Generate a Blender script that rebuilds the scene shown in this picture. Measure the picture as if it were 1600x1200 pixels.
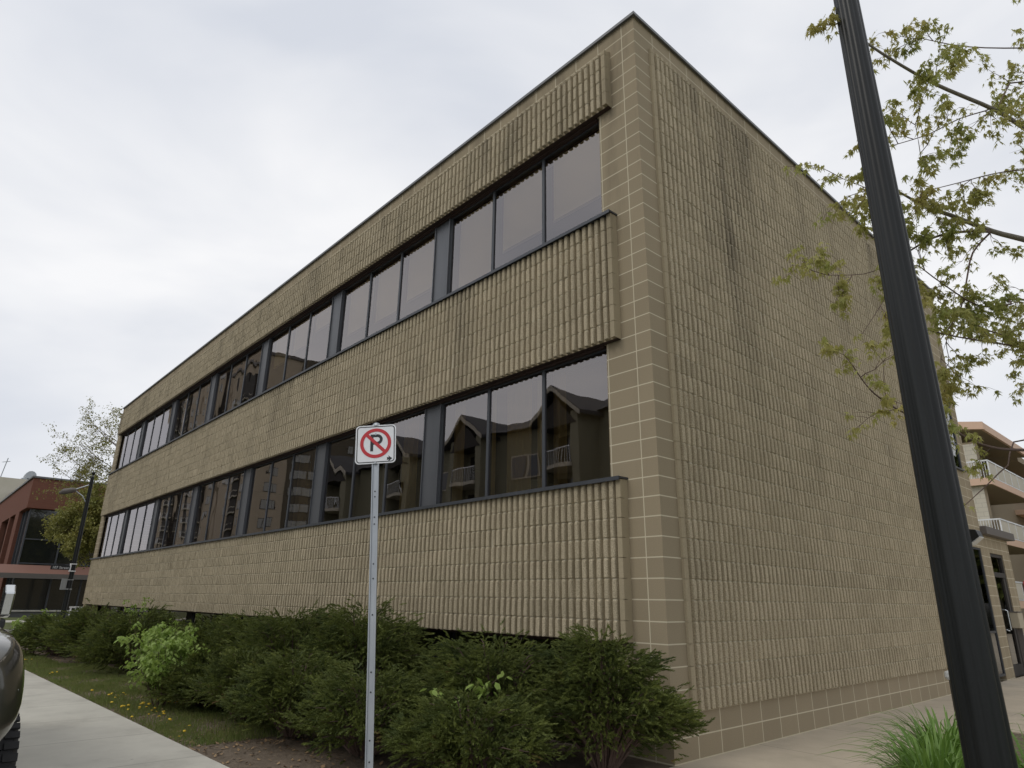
import bpy, math, random
import numpy as np
from mathutils import Vector, Matrix
random.seed(7); RNG = np.random.default_rng(7)
C = bpy.context.scene
for o in list(bpy.data.objects): bpy.data.objects.remove(o)
COL = C.collection
R = math.radians
# ------------------------------------------------------------------ camera
CAM = Vector((3.895, -5.516, 1.383)); YAW, PITCH, ROLL, FPX = 0.838576, 0.31768, 0.0150045, 1023.56
_f = Vector((-math.sin(YAW)*math.cos(PITCH), math.cos(YAW)*math.cos(PITCH), math.sin(PITCH)))
_r0 = Vector((math.cos(YAW), math.sin(YAW), 0)); _u0 = _r0.cross(_f)
_r = math.cos(ROLL)*_r0 + math.sin(ROLL)*_u0; _u = math.cos(ROLL)*_u0 - math.sin(ROLL)*_r0
cd = bpy.data.cameras.new('camera'); cam = bpy.data.objects.new('camera', cd); COL.objects.link(cam)
m = Matrix((( _r.x, _u.x, -_f.x, CAM.x), (_r.y, _u.y, -_f.y, CAM.y), (_r.z, _u.z, -_f.z, CAM.z), (0, 0, 0, 1)))
cam.matrix_world = m
cd.sensor_width = 36; cd.lens = 36*FPX/1600; cd.clip_end = 2000; cd.clip_start = .05
C.camera = cam
C.render.resolution_x = 1024; C.render.resolution_y = 768
def at(px, py, d):                      # photo point at a distance along the view axis
    return CAM + d*(_f + (px-800)/FPX*_r - (py-600)/FPX*_u)
# ------------------------------------------------------------------ world and sun
SUN_EL, SUN_AZ = R(50), R(192)          # azimuth measured from +Y clockwise
w = bpy.data.worlds.new('World'); C.world = w; w.use_nodes = True
nt = w.node_tree; nt.nodes.clear()
def N(t, ty, **k):
    n = t.nodes.new(ty)
    for a, b in k.items(): setattr(n, a, b)
    return n
out = N(nt, 'ShaderNodeOutputWorld'); bg = N(nt, 'ShaderNodeBackground'); bg.inputs[1].default_value = .1
sky = N(nt, 'ShaderNodeTexSky', sky_type='NISHITA', sun_disc=False); sky.sun_elevation = SUN_EL; sky.sun_rotation = SUN_AZ
tc = N(nt, 'ShaderNodeTexCoord'); mp = N(nt, 'ShaderNodeMapping'); mp.inputs['Scale'].default_value = (1, 1, 2.2); mp.inputs['Rotation'].default_value = (0, 0, .6)
mp.inputs['Location'].default_value = (.35, .1, .4)
no = N(nt, 'ShaderNodeTexNoise'); no.inputs['Scale'].default_value = 1.5; no.inputs['Detail'].default_value = 5; no.inputs['Roughness'].default_value = .5; no.inputs['Distortion'].default_value = .5
cr = N(nt, 'ShaderNodeValToRGB'); e = cr.color_ramp.elements
e[0].position = .34; e[0].color = (.67, .70, .765, 1); e[1].position = .66; e[1].color = (.93, .93, .94, 1)
sc = N(nt, 'ShaderNodeVectorMath', operation='SCALE'); sc.inputs['Scale'].default_value = 10.6
mx = N(nt, 'ShaderNodeMix', data_type='RGBA'); mx.inputs[0].default_value = .94
L = nt.links.new
L(tc.outputs['Generated'], mp.inputs[0]); L(mp.outputs[0], no.inputs[0]); L(no.outputs[0], cr.inputs[0]); L(cr.outputs[0], sc.inputs[0])
L(sky.outputs[0], mx.inputs[6]); L(sc.outputs[0], mx.inputs[7]); L(mx.outputs[2], bg.inputs[0]); L(bg.outputs[0], out.inputs[0])
sd = bpy.data.lights.new('sun', 'SUN'); sd.energy = .7; sd.angle = R(20); sd.color = (1, .95, .87)
so = bpy.data.objects.new('sun', sd); COL.objects.link(so)
sv = Vector((math.sin(SUN_AZ)*math.cos(SUN_EL), math.cos(SUN_AZ)*math.cos(SUN_EL), math.sin(SUN_EL)))
so.rotation_euler = sv.to_track_quat('Z', 'Y').to_euler(); so.location = (0, -20, 40)
C.view_settings.view_transform = 'Standard'; C.view_settings.look = 'None'; C.view_settings.exposure = 0; C.view_settings.gamma = 1
C.render.engine = 'CYCLES'
C.cycles.transparent_max_bounces = 16
# ------------------------------------------------------------------ material helpers
def mat(name, col, rough=.8, metal=0, spec=.5, var=None, vscale=6, bump=None, bscale=80, trans=0, coat=0, stretch=None):
    m = bpy.data.materials.new(name); m.use_nodes = True; t = m.node_tree; b = t.nodes['Principled BSDF']
    b.inputs['Base Color'].default_value = (*col, 1); b.inputs['Roughness'].default_value = rough; b.inputs['Metallic'].default_value = metal
    b.inputs['Specular IOR Level'].default_value = spec; b.inputs['Coat Weight'].default_value = coat
    tc = N(t, 'ShaderNodeTexCoord'); src = tc.outputs['Object']
    if stretch:
        q = N(t, 'ShaderNodeMapping'); q.inputs['Scale'].default_value = stretch; t.links.new(src, q.inputs[0]); src = q.outputs[0]
    if var:
        n = N(t, 'ShaderNodeTexNoise'); n.inputs['Scale'].default_value = vscale; n.inputs['Detail'].default_value = 6; n.inputs['Roughness'].default_value = .6
        t.links.new(src, n.inputs[0]); r = N(t, 'ShaderNodeMapRange'); r.inputs[1].default_value = .3; r.inputs[2].default_value = .7
        t.links.new(n.outputs[0], r.inputs[0]); x = N(t, 'ShaderNodeMix', data_type='RGBA')
        t.links.new(r.outputs[0], x.inputs[0]); x.inputs[6].default_value = (*col, 1); x.inputs[7].default_value = (*var, 1)
        t.links.new(x.outputs[2], b.inputs['Base Color'])
    if bump:
        n = N(t, 'ShaderNodeTexNoise'); n.inputs['Scale'].default_value = bscale; n.inputs['Detail'].default_value = 4
        t.links.new(src, n.inputs[0]); u = N(t, 'ShaderNodeBump'); u.inputs['Distance'].default_value = bump; u.inputs['Strength'].default_value = 1
        t.links.new(n.outputs[0], u.inputs['Height']); t.links.new(u.outputs[0], b.inputs['Normal'])
    if trans:
        tr = N(t, 'ShaderNodeBsdfTranslucent'); ms = N(t, 'ShaderNodeMixShader'); ms.inputs[0].default_value = trans
        o = t.nodes['Material Output']; c = b.inputs['Base Color']
        if c.links: t.links.new(c.links[0].from_socket, tr.inputs[0])
        else: tr.inputs[0].default_value = (*col, 1)
        t.links.new(b.outputs[0], ms.inputs[1]); t.links.new(tr.outputs[0], ms.inputs[2]); t.links.new(ms.outputs[0], o.inputs[0])
    return m
def math_(t, op, a, b=None, c=None):
    n = N(t, 'ShaderNodeMath', operation=op)
    for i, v in enumerate((a, b, c)):
        if v is None: continue
        if isinstance(v, (int, float)): n.inputs[i].default_value = v
        else: t.links.new(v, n.inputs[i])
    return n.outputs[0]
def masonry(name, c1, c2, mortar, bu=.4, bv=.2, jw=.009, uoff=.2, voff=0, stagger=False, ribs=False, joints=True, bump=.0015, tone=.1, stain=True):
    m = bpy.data.materials.new(name); m.use_nodes = True; t = m.node_tree; b = t.nodes['Principled BSDF']; K = t.links.new
    b.inputs['Roughness'].default_value = .92; b.inputs['Specular IOR Level'].default_value = .25
    tc = N(t, 'ShaderNodeTexCoord'); P = tc.outputs['Object']; s = N(t, 'ShaderNodeSeparateXYZ'); K(P, s.inputs[0])
    g = N(t, 'ShaderNodeNewGeometry'); gn = N(t, 'ShaderNodeSeparateXYZ'); K(g.outputs['Normal'], gn.inputs[0])
    ax = math_(t, 'GREATER_THAN', math_(t, 'ABSOLUTE', gn.outputs[0]), .7)
    u1 = math_(t, 'ADD', s.outputs[0], uoff); u = math_(t, 'ADD', math_(t, 'MULTIPLY', u1, math_(t, 'SUBTRACT', 1, ax)), math_(t, 'MULTIPLY', s.outputs[1], ax))
    v = math_(t, 'ADD', s.outputs[2], voff)
    vr = math_(t, 'FLOOR', math_(t, 'DIVIDE', v, bv))
    if stagger: u = math_(t, 'ADD', u, math_(t, 'MULTIPLY', math_(t, 'MODULO', math_(t, 'ABSOLUTE', vr), 2), bu/2))
    ur = math_(t, 'FLOOR', math_(t, 'DIVIDE', u, bu))
    cx = N(t, 'ShaderNodeCombineXYZ'); K(ur, cx.inputs[0]); K(vr, cx.inputs[1]); K(ax, cx.inputs[2])
    wn = N(t, 'ShaderNodeTexWhiteNoise'); K(cx.outputs[0], wn.inputs[0])
    n1 = N(t, 'ShaderNodeTexNoise'); n1.inputs['Scale'].default_value = 1.1; n1.inputs['Detail'].default_value = 5; K(P, n1.inputs[0])
    n2 = N(t, 'ShaderNodeTexNoise'); n2.inputs['Scale'].default_value = 130 if not ribs else 90; n2.inputs['Detail'].default_value = 3; n2.inputs['Roughness'].default_value = .7; K(P, n2.inputs[0])
    f = math_(t, 'ADD', math_(t, 'MULTIPLY', wn.outputs[0], .5), math_(t, 'MULTIPLY', n1.outputs[0], .6))
    x = N(t, 'ShaderNodeMix', data_type='RGBA'); K(f, x.inputs[0]); x.inputs[6].default_value = (*c1, 1); x.inputs[7].default_value = (*c2, 1); col = x.outputs[2]
    # grain
    gr = N(t, 'ShaderNodeMapRange'); gr.inputs[1].default_value = .35; gr.inputs[2].default_value = .65
    gr.inputs[3].default_value = (.62 if ribs else .86); gr.inputs[4].default_value = (1.22 if ribs else 1.08); K(n2.outputs[0], gr.inputs[0])
    y = N(t, 'ShaderNodeVectorMath', operation='SCALE'); K(col, y.inputs[0]); K(gr.outputs[0], y.inputs['Scale']); col = y.outputs[0]
    if stain:
        mp = N(t, 'ShaderNodeMapping'); mp.inputs['Scale'].default_value = (1.7, 1.7, .28); K(P, mp.inputs[0])
        n3 = N(t, 'ShaderNodeTexNoise'); n3.inputs['Scale'].default_value = 1; n3.inputs['Detail'].default_value = 7; n3.inputs['Roughness'].default_value = .65; K(mp.outputs[0], n3.inputs[0])
        a = N(t, 'ShaderNodeMapRange'); a.inputs[1].default_value = .52; a.inputs[2].default_value = .72; K(n3.outputs[0], a.inputs[0])
        h = N(t, 'ShaderNodeMapRange'); h.inputs[1].default_value = 2; h.inputs[2].default_value = 8.2; h.inputs[3].default_value = .08; h.inputs[4].default_value = .55; K(s.outputs[2], h.inputs[0])
        fm = math_(t, 'MULTIPLY', a.outputs[0], h.outputs[0])
        z = N(t, 'ShaderNodeMix', data_type='RGBA'); K(fm, z.inputs[0]); K(col, z.inputs[6]); z.inputs[7].default_value = (.055, .045, .032, 1); col = z.outputs[2]
    if ribs:
        tot = None
        for src, c, wd, zl in ((0, -2.84, .16, 7.3), (0, -5.77, .24, 7.35), (0, -8.72, .25, 7.3), (0, -14.33, .3, 7.5), (0, -22.0, .3, 7.3), (0, -11.6, .2, 7.6), (1, 3.0, .07, 6.2), (1, 2.7, .35, 7.2), (1, 1.15, .4, 7.3), (1, 5.5, .28, 7.4), (1, 2.0, .5, 5.0), (1, 7.6, .35, 7.4)):
            a = N(t, 'ShaderNodeMapRange'); a.interpolation_type = 'SMOOTHSTEP'; a.inputs[1].default_value = 0; a.inputs[2].default_value = wd*1.5; a.inputs[3].default_value = 1; a.inputs[4].default_value = 0
            K(math_(t, 'ABSOLUTE', math_(t, 'SUBTRACT', s.outputs[src], c)), a.inputs[0])
            h = N(t, 'ShaderNodeMapRange'); h.inputs[1].default_value = zl; h.inputs[2].default_value = zl+.9; K(s.outputs[2], h.inputs[0])
            q = math_(t, 'MULTIPLY', a.outputs[0], h.outputs[0]); tot = q if tot is None else math_(t, 'MAXIMUM', tot, q)
        mp = N(t, 'ShaderNodeMapping'); mp.inputs['Scale'].default_value = (14, 14, .9); K(P, mp.inputs[0]); n4 = N(t, 'ShaderNodeTexNoise'); n4.inputs['Scale'].default_value = 1; n4.inputs['Detail'].default_value = 4; K(mp.outputs[0], n4.inputs[0])
        r4 = N(t, 'ShaderNodeMapRange'); r4.inputs[1].default_value = .35; r4.inputs[2].default_value = .6; K(n4.outputs[0], r4.inputs[0])
        z = N(t, 'ShaderNodeMix', data_type='RGBA'); K(math_(t, 'MULTIPLY', math_(t, 'MULTIPLY', tot, r4.outputs[0]), .42), z.inputs[0]); K(col, z.inputs[6]); z.inputs[7].default_value = (.06, .05, .04, 1); col = z.outputs[2]
    height = n2.outputs[0]
    if joints:
        def jm(val, p):
            d = math_(t, 'MULTIPLY', math_(t, 'ABSOLUTE', math_(t, 'SUBTRACT', math_(t, 'FRACT', math_(t, 'ADD', math_(t, 'DIVIDE', val, p), .5)), .5)), p)
            r = N(t, 'ShaderNodeMapRange'); r.inputs[1].default_value = jw*.45; r.inputs[2].default_value = jw*.8; r.inputs[3].default_value = 1; r.inputs[4].default_value = 0; K(d, r.inputs[0]); return r.outputs[0]
        ju = math_(t, 'MULTIPLY', jm(u, bu), math_(t, 'SUBTRACT', 1, math_(t, 'MULTIPLY', ax, math_(t, 'LESS_THAN', s.outputs[1], .1)))) if stain else jm(u, bu)
        j = math_(t, 'MAXIMUM', ju, jm(v, bv))
        nz = math_(t, 'LESS_THAN', math_(t, 'ABSOLUTE', gn.outputs[2]), .5); j = math_(t, 'MULTIPLY', j, nz)
        z = N(t, 'ShaderNodeMix', data_type='RGBA'); K(j, z.inputs[0]); K(col, z.inputs[6]); z.inputs[7].default_value = (*mortar, 1); col = z.outputs[2]
    K(col, b.inputs['Base Color'])
    bp = N(t, 'ShaderNodeBump'); bp.inputs['Distance'].default_value = bump; bp.inputs['Strength'].default_value = 1; K(height, bp.inputs['Height']); K(bp.outputs[0], b.inputs['Normal'])
    return m
M = {}
M['block'] = masonry('smooth_block', (.295, .245, .165), (.36, .297, .20), (.60, .54, .40))
M['rib'] = masonry('split_block', (.38, .325, .222), (.55, .47, .328), (.5, .45, .34), ribs=True, joints=False, bump=.006)
M['groove'] = masonry('groove_block', (.34, .285, .19), (.42, .355, .24), (.5, .45, .34), joints=False)
M['mortar'] = mat('mortar', (.47, .42, .31), .95)
M['frame'] = mat('window_metal', (.055, .06, .068), .45, .3, var=(.075, .08, .09), vscale=3, stretch=(1, 1, .2))
M['panel'] = mat('mullion_metal', (.085, .09, .10), .4, .3, var=(.12, .125, .135), vscale=3, stretch=(1, 1, .2))
M['winlight'] = mat('blind_backed_glass', (.34, .34, .32), .3)
M['flash'] = mat('roof_metal', (.16, .165, .17), .5, .3)
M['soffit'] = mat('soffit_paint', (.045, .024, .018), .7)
M['concrete'] = mat('concrete', (.56, .54, .47), .9, var=(.48, .46, .40), vscale=2.5, bump=.002, bscale=150)
def add_scores(m, period, axis=0, dark=.45):
    t = m.node_tree; b = t.nodes['Principled BSDF']; tc = N(t, 'ShaderNodeTexCoord'); s = N(t, 'ShaderNodeSeparateXYZ'); t.links.new(tc.outputs['Object'], s.inputs[0])
    d = math_(t, 'MULTIPLY', math_(t, 'ABSOLUTE', math_(t, 'SUBTRACT', math_(t, 'FRACT', math_(t, 'ADD', math_(t, 'DIVIDE', s.outputs[axis], period), .5)), .5)), period)
    j = N(t, 'ShaderNodeMapRange'); j.inputs[1].default_value = .004; j.inputs[2].default_value = .009; j.inputs[3].default_value = 1; j.inputs[4].default_value = 0; t.links.new(d, j.inputs[0])
    n = N(t, 'ShaderNodeTexNoise'); n.inputs['Scale'].default_value = .9; n.inputs['Detail'].default_value = 8; n.inputs['Roughness'].default_value = .7; t.links.new(tc.outputs['Object'], n.inputs[0])
    r = N(t, 'ShaderNodeMapRange'); r.inputs[1].default_value = .5; r.inputs[2].default_value = .8; r.inputs[4].default_value = .5; t.links.new(n.outputs[0], r.inputs[0])
    v = N(t, 'ShaderNodeTexVoronoi'); v.inputs['Scale'].default_value = 2.2; t.links.new(tc.outputs['Object'], v.inputs[0]); g = math_(t, 'MULTIPLY', math_(t, 'LESS_THAN', v.outputs['Distance'], .035), .5)
    src = b.inputs['Base Color'].links[0].from_socket; f = math_(t, 'MAXIMUM', math_(t, 'MULTIPLY', j.outputs[0], .7), math_(t, 'MAXIMUM', r.outputs[0], g))
    x = N(t, 'ShaderNodeMix', data_type='RGBA'); t.links.new(f, x.inputs[0]); t.links.new(src, x.inputs[6]); x.inputs[7].default_value = (.16, .145, .12, 1); t.links.new(x.outputs[2], b.inputs['Base Color'])
add_scores(M['concrete'], 1.5)
M['concrete_tan'] = mat('tan_concrete', (.50, .43, .33), .9, var=(.43, .37, .28), vscale=2.5, bump=.002, bscale=150); add_scores(M['concrete_tan'], 1.5, 1)
M['concrete2'] = mat('kerb_concrete', (.48, .46, .42), .9, var=(.38, .37, .33), vscale=4)
M['asphalt'] = mat('asphalt', (.09, .09, .092), .9, var=(.12, .12, .12), vscale=3, bump=.003, bscale=200)
M['soil'] = mat('soil', (.10, .075, .05), .95, var=(.17, .13, .09), vscale=9, bump=.02, bscale=30)
M['lawn'] = mat('lawn', (.07, .09, .025), .95, var=(.11, .12, .04), vscale=5, bump=.02, bscale=60)
M['interior'] = mat('interior', (.10, .085, .07), .9)
M['dark'] = mat('dark_interior', (.03, .028, .025), .9)
M['galv'] = mat('galvanised_steel', (.42, .44, .45), .42, .85, var=(.32, .34, .36), vscale=12, stretch=(1, 1, .2))
M['black_paint'] = mat('black_pole_paint', (.006, .007, .007), .38, 0, .3, var=(.016, .018, .018), vscale=5, stretch=(3, 3, .12), bump=.0008, bscale=25)
M['white'] = mat('white_paint', (.78, .79, .80), .4, var=(.72, .735, .745), vscale=14)
M['red'] = mat('red_sheeting', (.50, .018, .025), .4)
M['ink'] = mat('black_sheeting', (.012, .012, .015), .4)
M['bark'] = mat('bark', (.16, .14, .115), .9, var=(.26, .24, .20), vscale=20, bump=.004, bscale=90)
M['twig'] = mat('twig_bark', (.10, .065, .05), .85, var=(.15, .10, .08), vscale=15)
M['leaf'] = mat('maple_leaf', (.31, .36, .10), .55, var=(.50, .44, .15), vscale=2.6, trans=.5)
M['leaf2'] = mat('yellow_leaf', (.32, .29, .07), .6, var=(.18, .20, .05), vscale=1.2, trans=.35)
M['leaf3'] = mat('fresh_green_leaf', (.25, .38, .07), .55, var=(.34, .44, .11), vscale=5, trans=.4)
M['juniper'] = mat('juniper_foliage', (.034, .056, .011), .75, var=(.18, .21, .04), vscale=5, trans=.25)
def add_dead(m, col, lo, hi, sc):
    t = m.node_tree; b = t.nodes['Principled BSDF']; tc = N(t, 'ShaderNodeTexCoord'); n = N(t, 'ShaderNodeTexNoise'); n.inputs['Scale'].default_value = sc; n.inputs['Detail'].default_value = 4; t.links.new(tc.outputs['Object'], n.inputs[0])
    r = N(t, 'ShaderNodeMapRange'); r.inputs[1].default_value = lo; r.inputs[2].default_value = hi; t.links.new(n.outputs[0], r.inputs[0]); src = b.inputs['Base Color'].links[0].from_socket
    x = N(t, 'ShaderNodeMix', data_type='RGBA'); t.links.new(r.outputs[0], x.inputs[0]); t.links.new(src, x.inputs[6]); x.inputs[7].default_value = (*col, 1)
    for l in list(src.links): t.links.new(x.outputs[2], l.to_socket) if l.to_node != x else None
add_dead(M['juniper'], (.16, .085, .035), .66, .72, 2.6)
M['blade'] = mat('grass_blade', (.14, .20, .045), .6, var=(.24, .26, .08), vscale=4, trans=.25)
M['lily'] = mat('lily_blade', (.11, .22, .035), .45, var=(.19, .31, .06), vscale=8, trans=.3)
M['yellow'] = mat('dandelion_yellow', (.75, .50, .02), .6)
M['brick'] = masonry('red_brick', (.17, .062, .042), (.215, .085, .056), (.13, .09, .07), bu=.22, bv=.08, jw=.012, stagger=True, stain=False)
M['copper'] = mat('red_awning', (.22, .115, .085), .6)
M['peach'] = mat('peach_trim', (.68, .47, .34), .7)
M['whitebrick'] = masonry('white_brick', (.56, .52, .43), (.62, .58, .48), (.42, .39, .33), bu=.4, bv=.2, jw=.012, stagger=True, stain=False)
M['tan'] = mat('tan_stucco', (.30, .24, .16), .9)
M['beige'] = mat('beige_stucco', (.60, .56, .47), .9, var=(.53, .49, .40), vscale=.5)
M['orange'] = mat('orange_stucco', (.58, .38, .23), .9)
M['wing'] = mat('brown_stucco', (.13, .11, .08), .9)
M['browncl'] = mat('brown_cladding', (.045, .04, .035), .8)
M['towerbeige'] = mat('tower_beige', (.50, .42, .32), .9, var=(.43, .36, .27), vscale=.2)
M['olive'] = mat('olive_stucco', (.22, .21, .145), .9)
M['bay'] = mat('bay_stucco', (.27, .255, .18), .9)
M['shingle'] = mat('shingle', (.045, .045, .05), .9, var=(.07, .07, .07), vscale=1)
M['cream'] = mat('cream_trim', (.5, .46, .38), .7)
M['curtain'] = mat('ochre_curtain', (.50, .42, .24), .9, trans=.2)
M['blindw'] = mat('pale_roller_blind', (.78, .75, .62), .9)
M['slat'] = mat('brown_slat', (.22, .19, .13), .7)
M['car'] = mat('charcoal_car_paint', (.06, .058, .045), .3, .5, coat=1)
M['plastic'] = mat('grey_plastic', (.038, .038, .04), .5)
M['rubber'] = mat('tyre_rubber', (.02, .02, .021), .85)
M['chrome'] = mat('bright_metal', (.6, .62, .63), .22, 1)
M['lampglass'] = mat('lamp_lens', (.5, .52, .52), .15)
M['darkglass'] = mat('dark_glass', (.012, .014, .014), .06, 0, 1)
M['signbeige'] = mat('beige_panel', (.42, .37, .27), .7)
M['fascia'] = mat('canopy_fascia', (.13, .115, .105), .6)
M['litter'] = mat('dry_leaf', (.20, .12, .06), .9, var=(.34, .24, .13), vscale=30)
M['rooftar'] = mat('roof_gravel', (.12, .12, .12), .95)
def glass(name, tint, ior, gloss, warp=.0045, wscale=(1.1, 1.1, .55)):
    m = bpy.data.materials.new(name); m.use_nodes = True; t = m.node_tree; t.nodes.clear(); K = t.links.new
    o = N(t, 'ShaderNodeOutputMaterial'); ms = N(t, 'ShaderNodeMixShader'); g = N(t, 'ShaderNodeBsdfGlossy'); tr = N(t, 'ShaderNodeBsdfTransparent'); f = N(t, 'ShaderNodeFresnel')
    g.inputs['Roughness'].default_value = .0; g.inputs[0].default_value = (*gloss, 1); tr.inputs[0].default_value = (*tint, 1); f.inputs[0].default_value = ior
    tc = N(t, 'ShaderNodeTexCoord'); mp = N(t, 'ShaderNodeMapping'); mp.inputs['Scale'].default_value = wscale
    n = N(t, 'ShaderNodeTexNoise'); n.inputs['Scale'].default_value = 1; n.inputs['Detail'].default_value = 1.5; b = N(t, 'ShaderNodeBump'); b.inputs['Distance'].default_value = warp; b.inputs['Strength'].default_value = 1
    K(tc.outputs['Object'], mp.inputs[0]); K(mp.outputs[0], n.inputs[0]); K(n.outputs[0], b.inputs['Height']); K(b.outputs[0], g.inputs['Normal'])
    K(f.outputs[0], ms.inputs[0]); K(tr.outputs[0], ms.inputs[1]); K(g.outputs[0], ms.inputs[2]); K(ms.outputs[0], o.inputs[0])
    return m
M['glass'] = glass('bronze_glass', (.85, .76, .60), 2.6, (1, .94, .93))
M['glass2'] = glass('grey_glass', (.2, .2, .2), 1.9, (1, 1, 1), .002)
# ------------------------------------------------------------------ mesh helpers
class MB:
    def __init__(s): s.v = []; s.f = []; s.mi = []
    def add(s, vs, fs, mi=0):
        o = len(s.v); s.v += [tuple(p) for p in vs]; s.f += [tuple(i+o for i in f) for f in fs]; s.mi += [mi]*len(fs); return s
    def box(s, x0, x1, y0, y1, z0, z1, mi=0, T=None):
        x0, x1 = sorted((x0, x1)); y0, y1 = sorted((y0, y1)); z0, z1 = sorted((z0, z1))
        vs = [Vector(p) for p in ((x0,y0,z0),(x1,y0,z0),(x1,y1,z0),(x0,y1,z0),(x0,y0,z1),(x1,y0,z1),(x1,y1,z1),(x0,y1,z1))]
        if T is not None: vs = [T @ p for p in vs]
        return s.add(vs, [(0,3,2,1),(4,5,6,7),(0,1,5,4),(1,2,6,5),(2,3,7,6),(3,0,4,7)], mi)
    def prism(s, pts, axis, a0, a1, mi=0, T=None):   # pts 2D polygon extruded along axis
        n = len(pts); f = {'x': lambda p, a: (a, p[0], p[1]), 'y': lambda p, a: (p[0], a, p[1]), 'z': lambda p, a: (p[0], p[1], a)}[axis]
        vs = [Vector(f(p, a0)) for p in pts] + [Vector(f(p, a1)) for p in pts]
        if T is not None: vs = [T @ p for p in vs]
        return s.add(vs, [tuple(range(n))[::-1], tuple(range(n, 2*n))] + [(i, (i+1) % n, n+(i+1) % n, n+i) for i in range(n)], mi)
    def tube(s, pts, rad, n=8, cap=True, mi=0):
        pts = [Vector(p) for p in pts]
        if not isinstance(rad, (list, tuple)): rad = [rad]*len(pts)
        vs = []; ref = Vector((0, 0, 1))
        for i, p in enumerate(pts):
            d = (pts[min(i+1, len(pts)-1)] - pts[max(i-1, 0)]).normalized()
            a = d.cross(ref if abs(d.z) < .95 else Vector((1, 0, 0))).normalized(); b = d.cross(a)
            for k in range(n):
                t = 2*math.pi*k/n; vs.append(p + rad[i]*(math.cos(t)*a + math.sin(t)*b))
        fs = [(i*n+k, i*n+(k+1) % n, (i+1)*n+(k+1) % n, (i+1)*n+k) for i in range(len(pts)-1) for k in range(n)]
        if cap: fs += [tuple(range(n))[::-1], tuple(range((len(pts)-1)*n, len(pts)*n))]
        return s.add(vs, fs, mi)
    def build(s, name, mats, parent=None, smooth=False, loc=None, bevel=0):
        me = bpy.data.meshes.new(name); me.from_pydata(s.v, [], s.f)
        if not isinstance(mats, (list, tuple)): mats = [mats]
        for m in mats: me.materials.append(M[m])
        if len(mats) > 1: me.polygons.foreach_set('material_index', s.mi)
        if smooth: me.polygons.foreach_set('use_smooth', [True]*len(me.polygons))
        me.update(); o = bpy.data.objects.new(name, me); COL.objects.link(o)
        if parent: o.parent = parent
        if loc: o.location = loc
        if bevel:
            b = o.modifiers.new('bevel', 'BEVEL'); b.width = bevel; b.segments = 2; b.limit_method = 'ANGLE'
        return o
def np_build(name, V, F, mats, parent=None, mi=None, smooth=False):
    """V (n,3); F (m,k) constant-size faces"""
    me = bpy.data.meshes.new(name); n, k = F.shape
    me.vertices.add(len(V)); me.vertices.foreach_set('co', V.astype(np.float32).ravel())
    me.loops.add(n*k); me.loops.foreach_set('vertex_index', F.astype(np.int32).ravel())
    me.polygons.add(n); me.polygons.foreach_set('loop_start', np.arange(0, n*k, k, dtype=np.int32))
    for m in (mats if isinstance(mats, (list, tuple)) else [mats]): me.materials.append(M[m])
    if mi is not None: me.polygons.foreach_set('material_index', mi.astype(np.int32))
    me.update(calc_edges=True); me.validate()
    me.polygons.foreach_set('use_smooth', [bool(smooth)]*n)
    o = bpy.data.objects.new(name, me); COL.objects.link(o)
    if parent: o.parent = parent
    return o
def scatter(TV, TF, P, A, S):
    """template TV (n,3), TF (m,k); positions P (N,3); rotation matrices A (N,3,3); scales S (N,)"""
    n = len(TV); V = np.einsum('nij,vj->nvi', A, TV)*S[:, None, None] + P[:, None, :]
    F = TF[None] + (np.arange(len(P))*n)[:, None, None]
    return V.reshape(-1, 3), F.reshape(-1, TF.shape[1])
def frames(D, roll=None):
    """rotation matrices whose local +Y follows D"""
    D = D/np.linalg.norm(D, axis=1, keepdims=True); ref = np.tile([0., 0, 1], (len(D), 1)); ref[np.abs(D[:, 2]) > .95] = [1, 0, 0]
    X = np.cross(D, ref); X /= np.linalg.norm(X, axis=1, keepdims=True); Z = np.cross(X, D)
    if roll is not None:
        c, s = np.cos(roll)[:, None], np.sin(roll)[:, None]; X, Z = c*X+s*Z, c*Z-s*X
    return np.stack([X, D, Z], axis=2)
def tag(o, label=None, cat=None, group=None, kind=None):
    if label: o['label'] = label
    if cat: o['category'] = cat
    if group: o['group'] = group
    if kind: o['kind'] = kind
    return o
def thing(name, loc, label, cat, group=None, rz=0):
    o = bpy.data.objects.new(name, None); COL.objects.link(o); o.location = loc; o.rotation_euler = (0, 0, rz); o.empty_display_size = .2
    return tag(o, label, cat, group)
def copy_tree(o, parent=None):
    c = o.copy(); COL.objects.link(c); c.parent = parent
    for ch in [k for k in ORIG.get(o.name, [])]: copy_tree(ch, c)
    return c
ORIG = {}
def index_tree(o):
    ORIG[o.name] = [k for k in bpy.data.objects if k.parent == o]
    for k in ORIG[o.name]: index_tree(k)
# ------------------------------------------------------------------ ground
def gz(x):
    if x > -2: return 0.
    if x > -29: return -.35*(-2-x)/27
    if x > -38: return -.35
    if x > -50: return -.35 + .2*(-38-x)/12
    return -.15
def strip(name, x0, x1, y0, y1, zo, mt, skirt=.2, step=1.0, yw=None):
    xs = [x0]; 
    while xs[-1] + step < x1: xs.append(xs[-1]+step)
    xs.append(x1); V = []; F = []
    for x in xs:
        z = gz(x)+zo; V += [(x, y0, z-skirt), (x, y0, z), (x, y1, z), (x, y1, z-skirt)]
    for i in range(len(xs)-1):
        a = i*4; b = a+4; F += [(a+1, b+1, b+2, a+2), (a, b, b+1, a+1), (a+2, b+2, b+3, a+3)]
    F += [(0, 1, 2, 3), (len(V)-1, len(V)-2, len(V)-3, len(V)-4)]
    return tag(MB().add(V, F).build(name, mt), kind='structure')
strip('ground', -600, 600, -600, 600, -.19, 'lawn', step=2.0)
strip('road', -300, 150, -16, -4.6, -.15, 'asphalt', .03)
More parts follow.
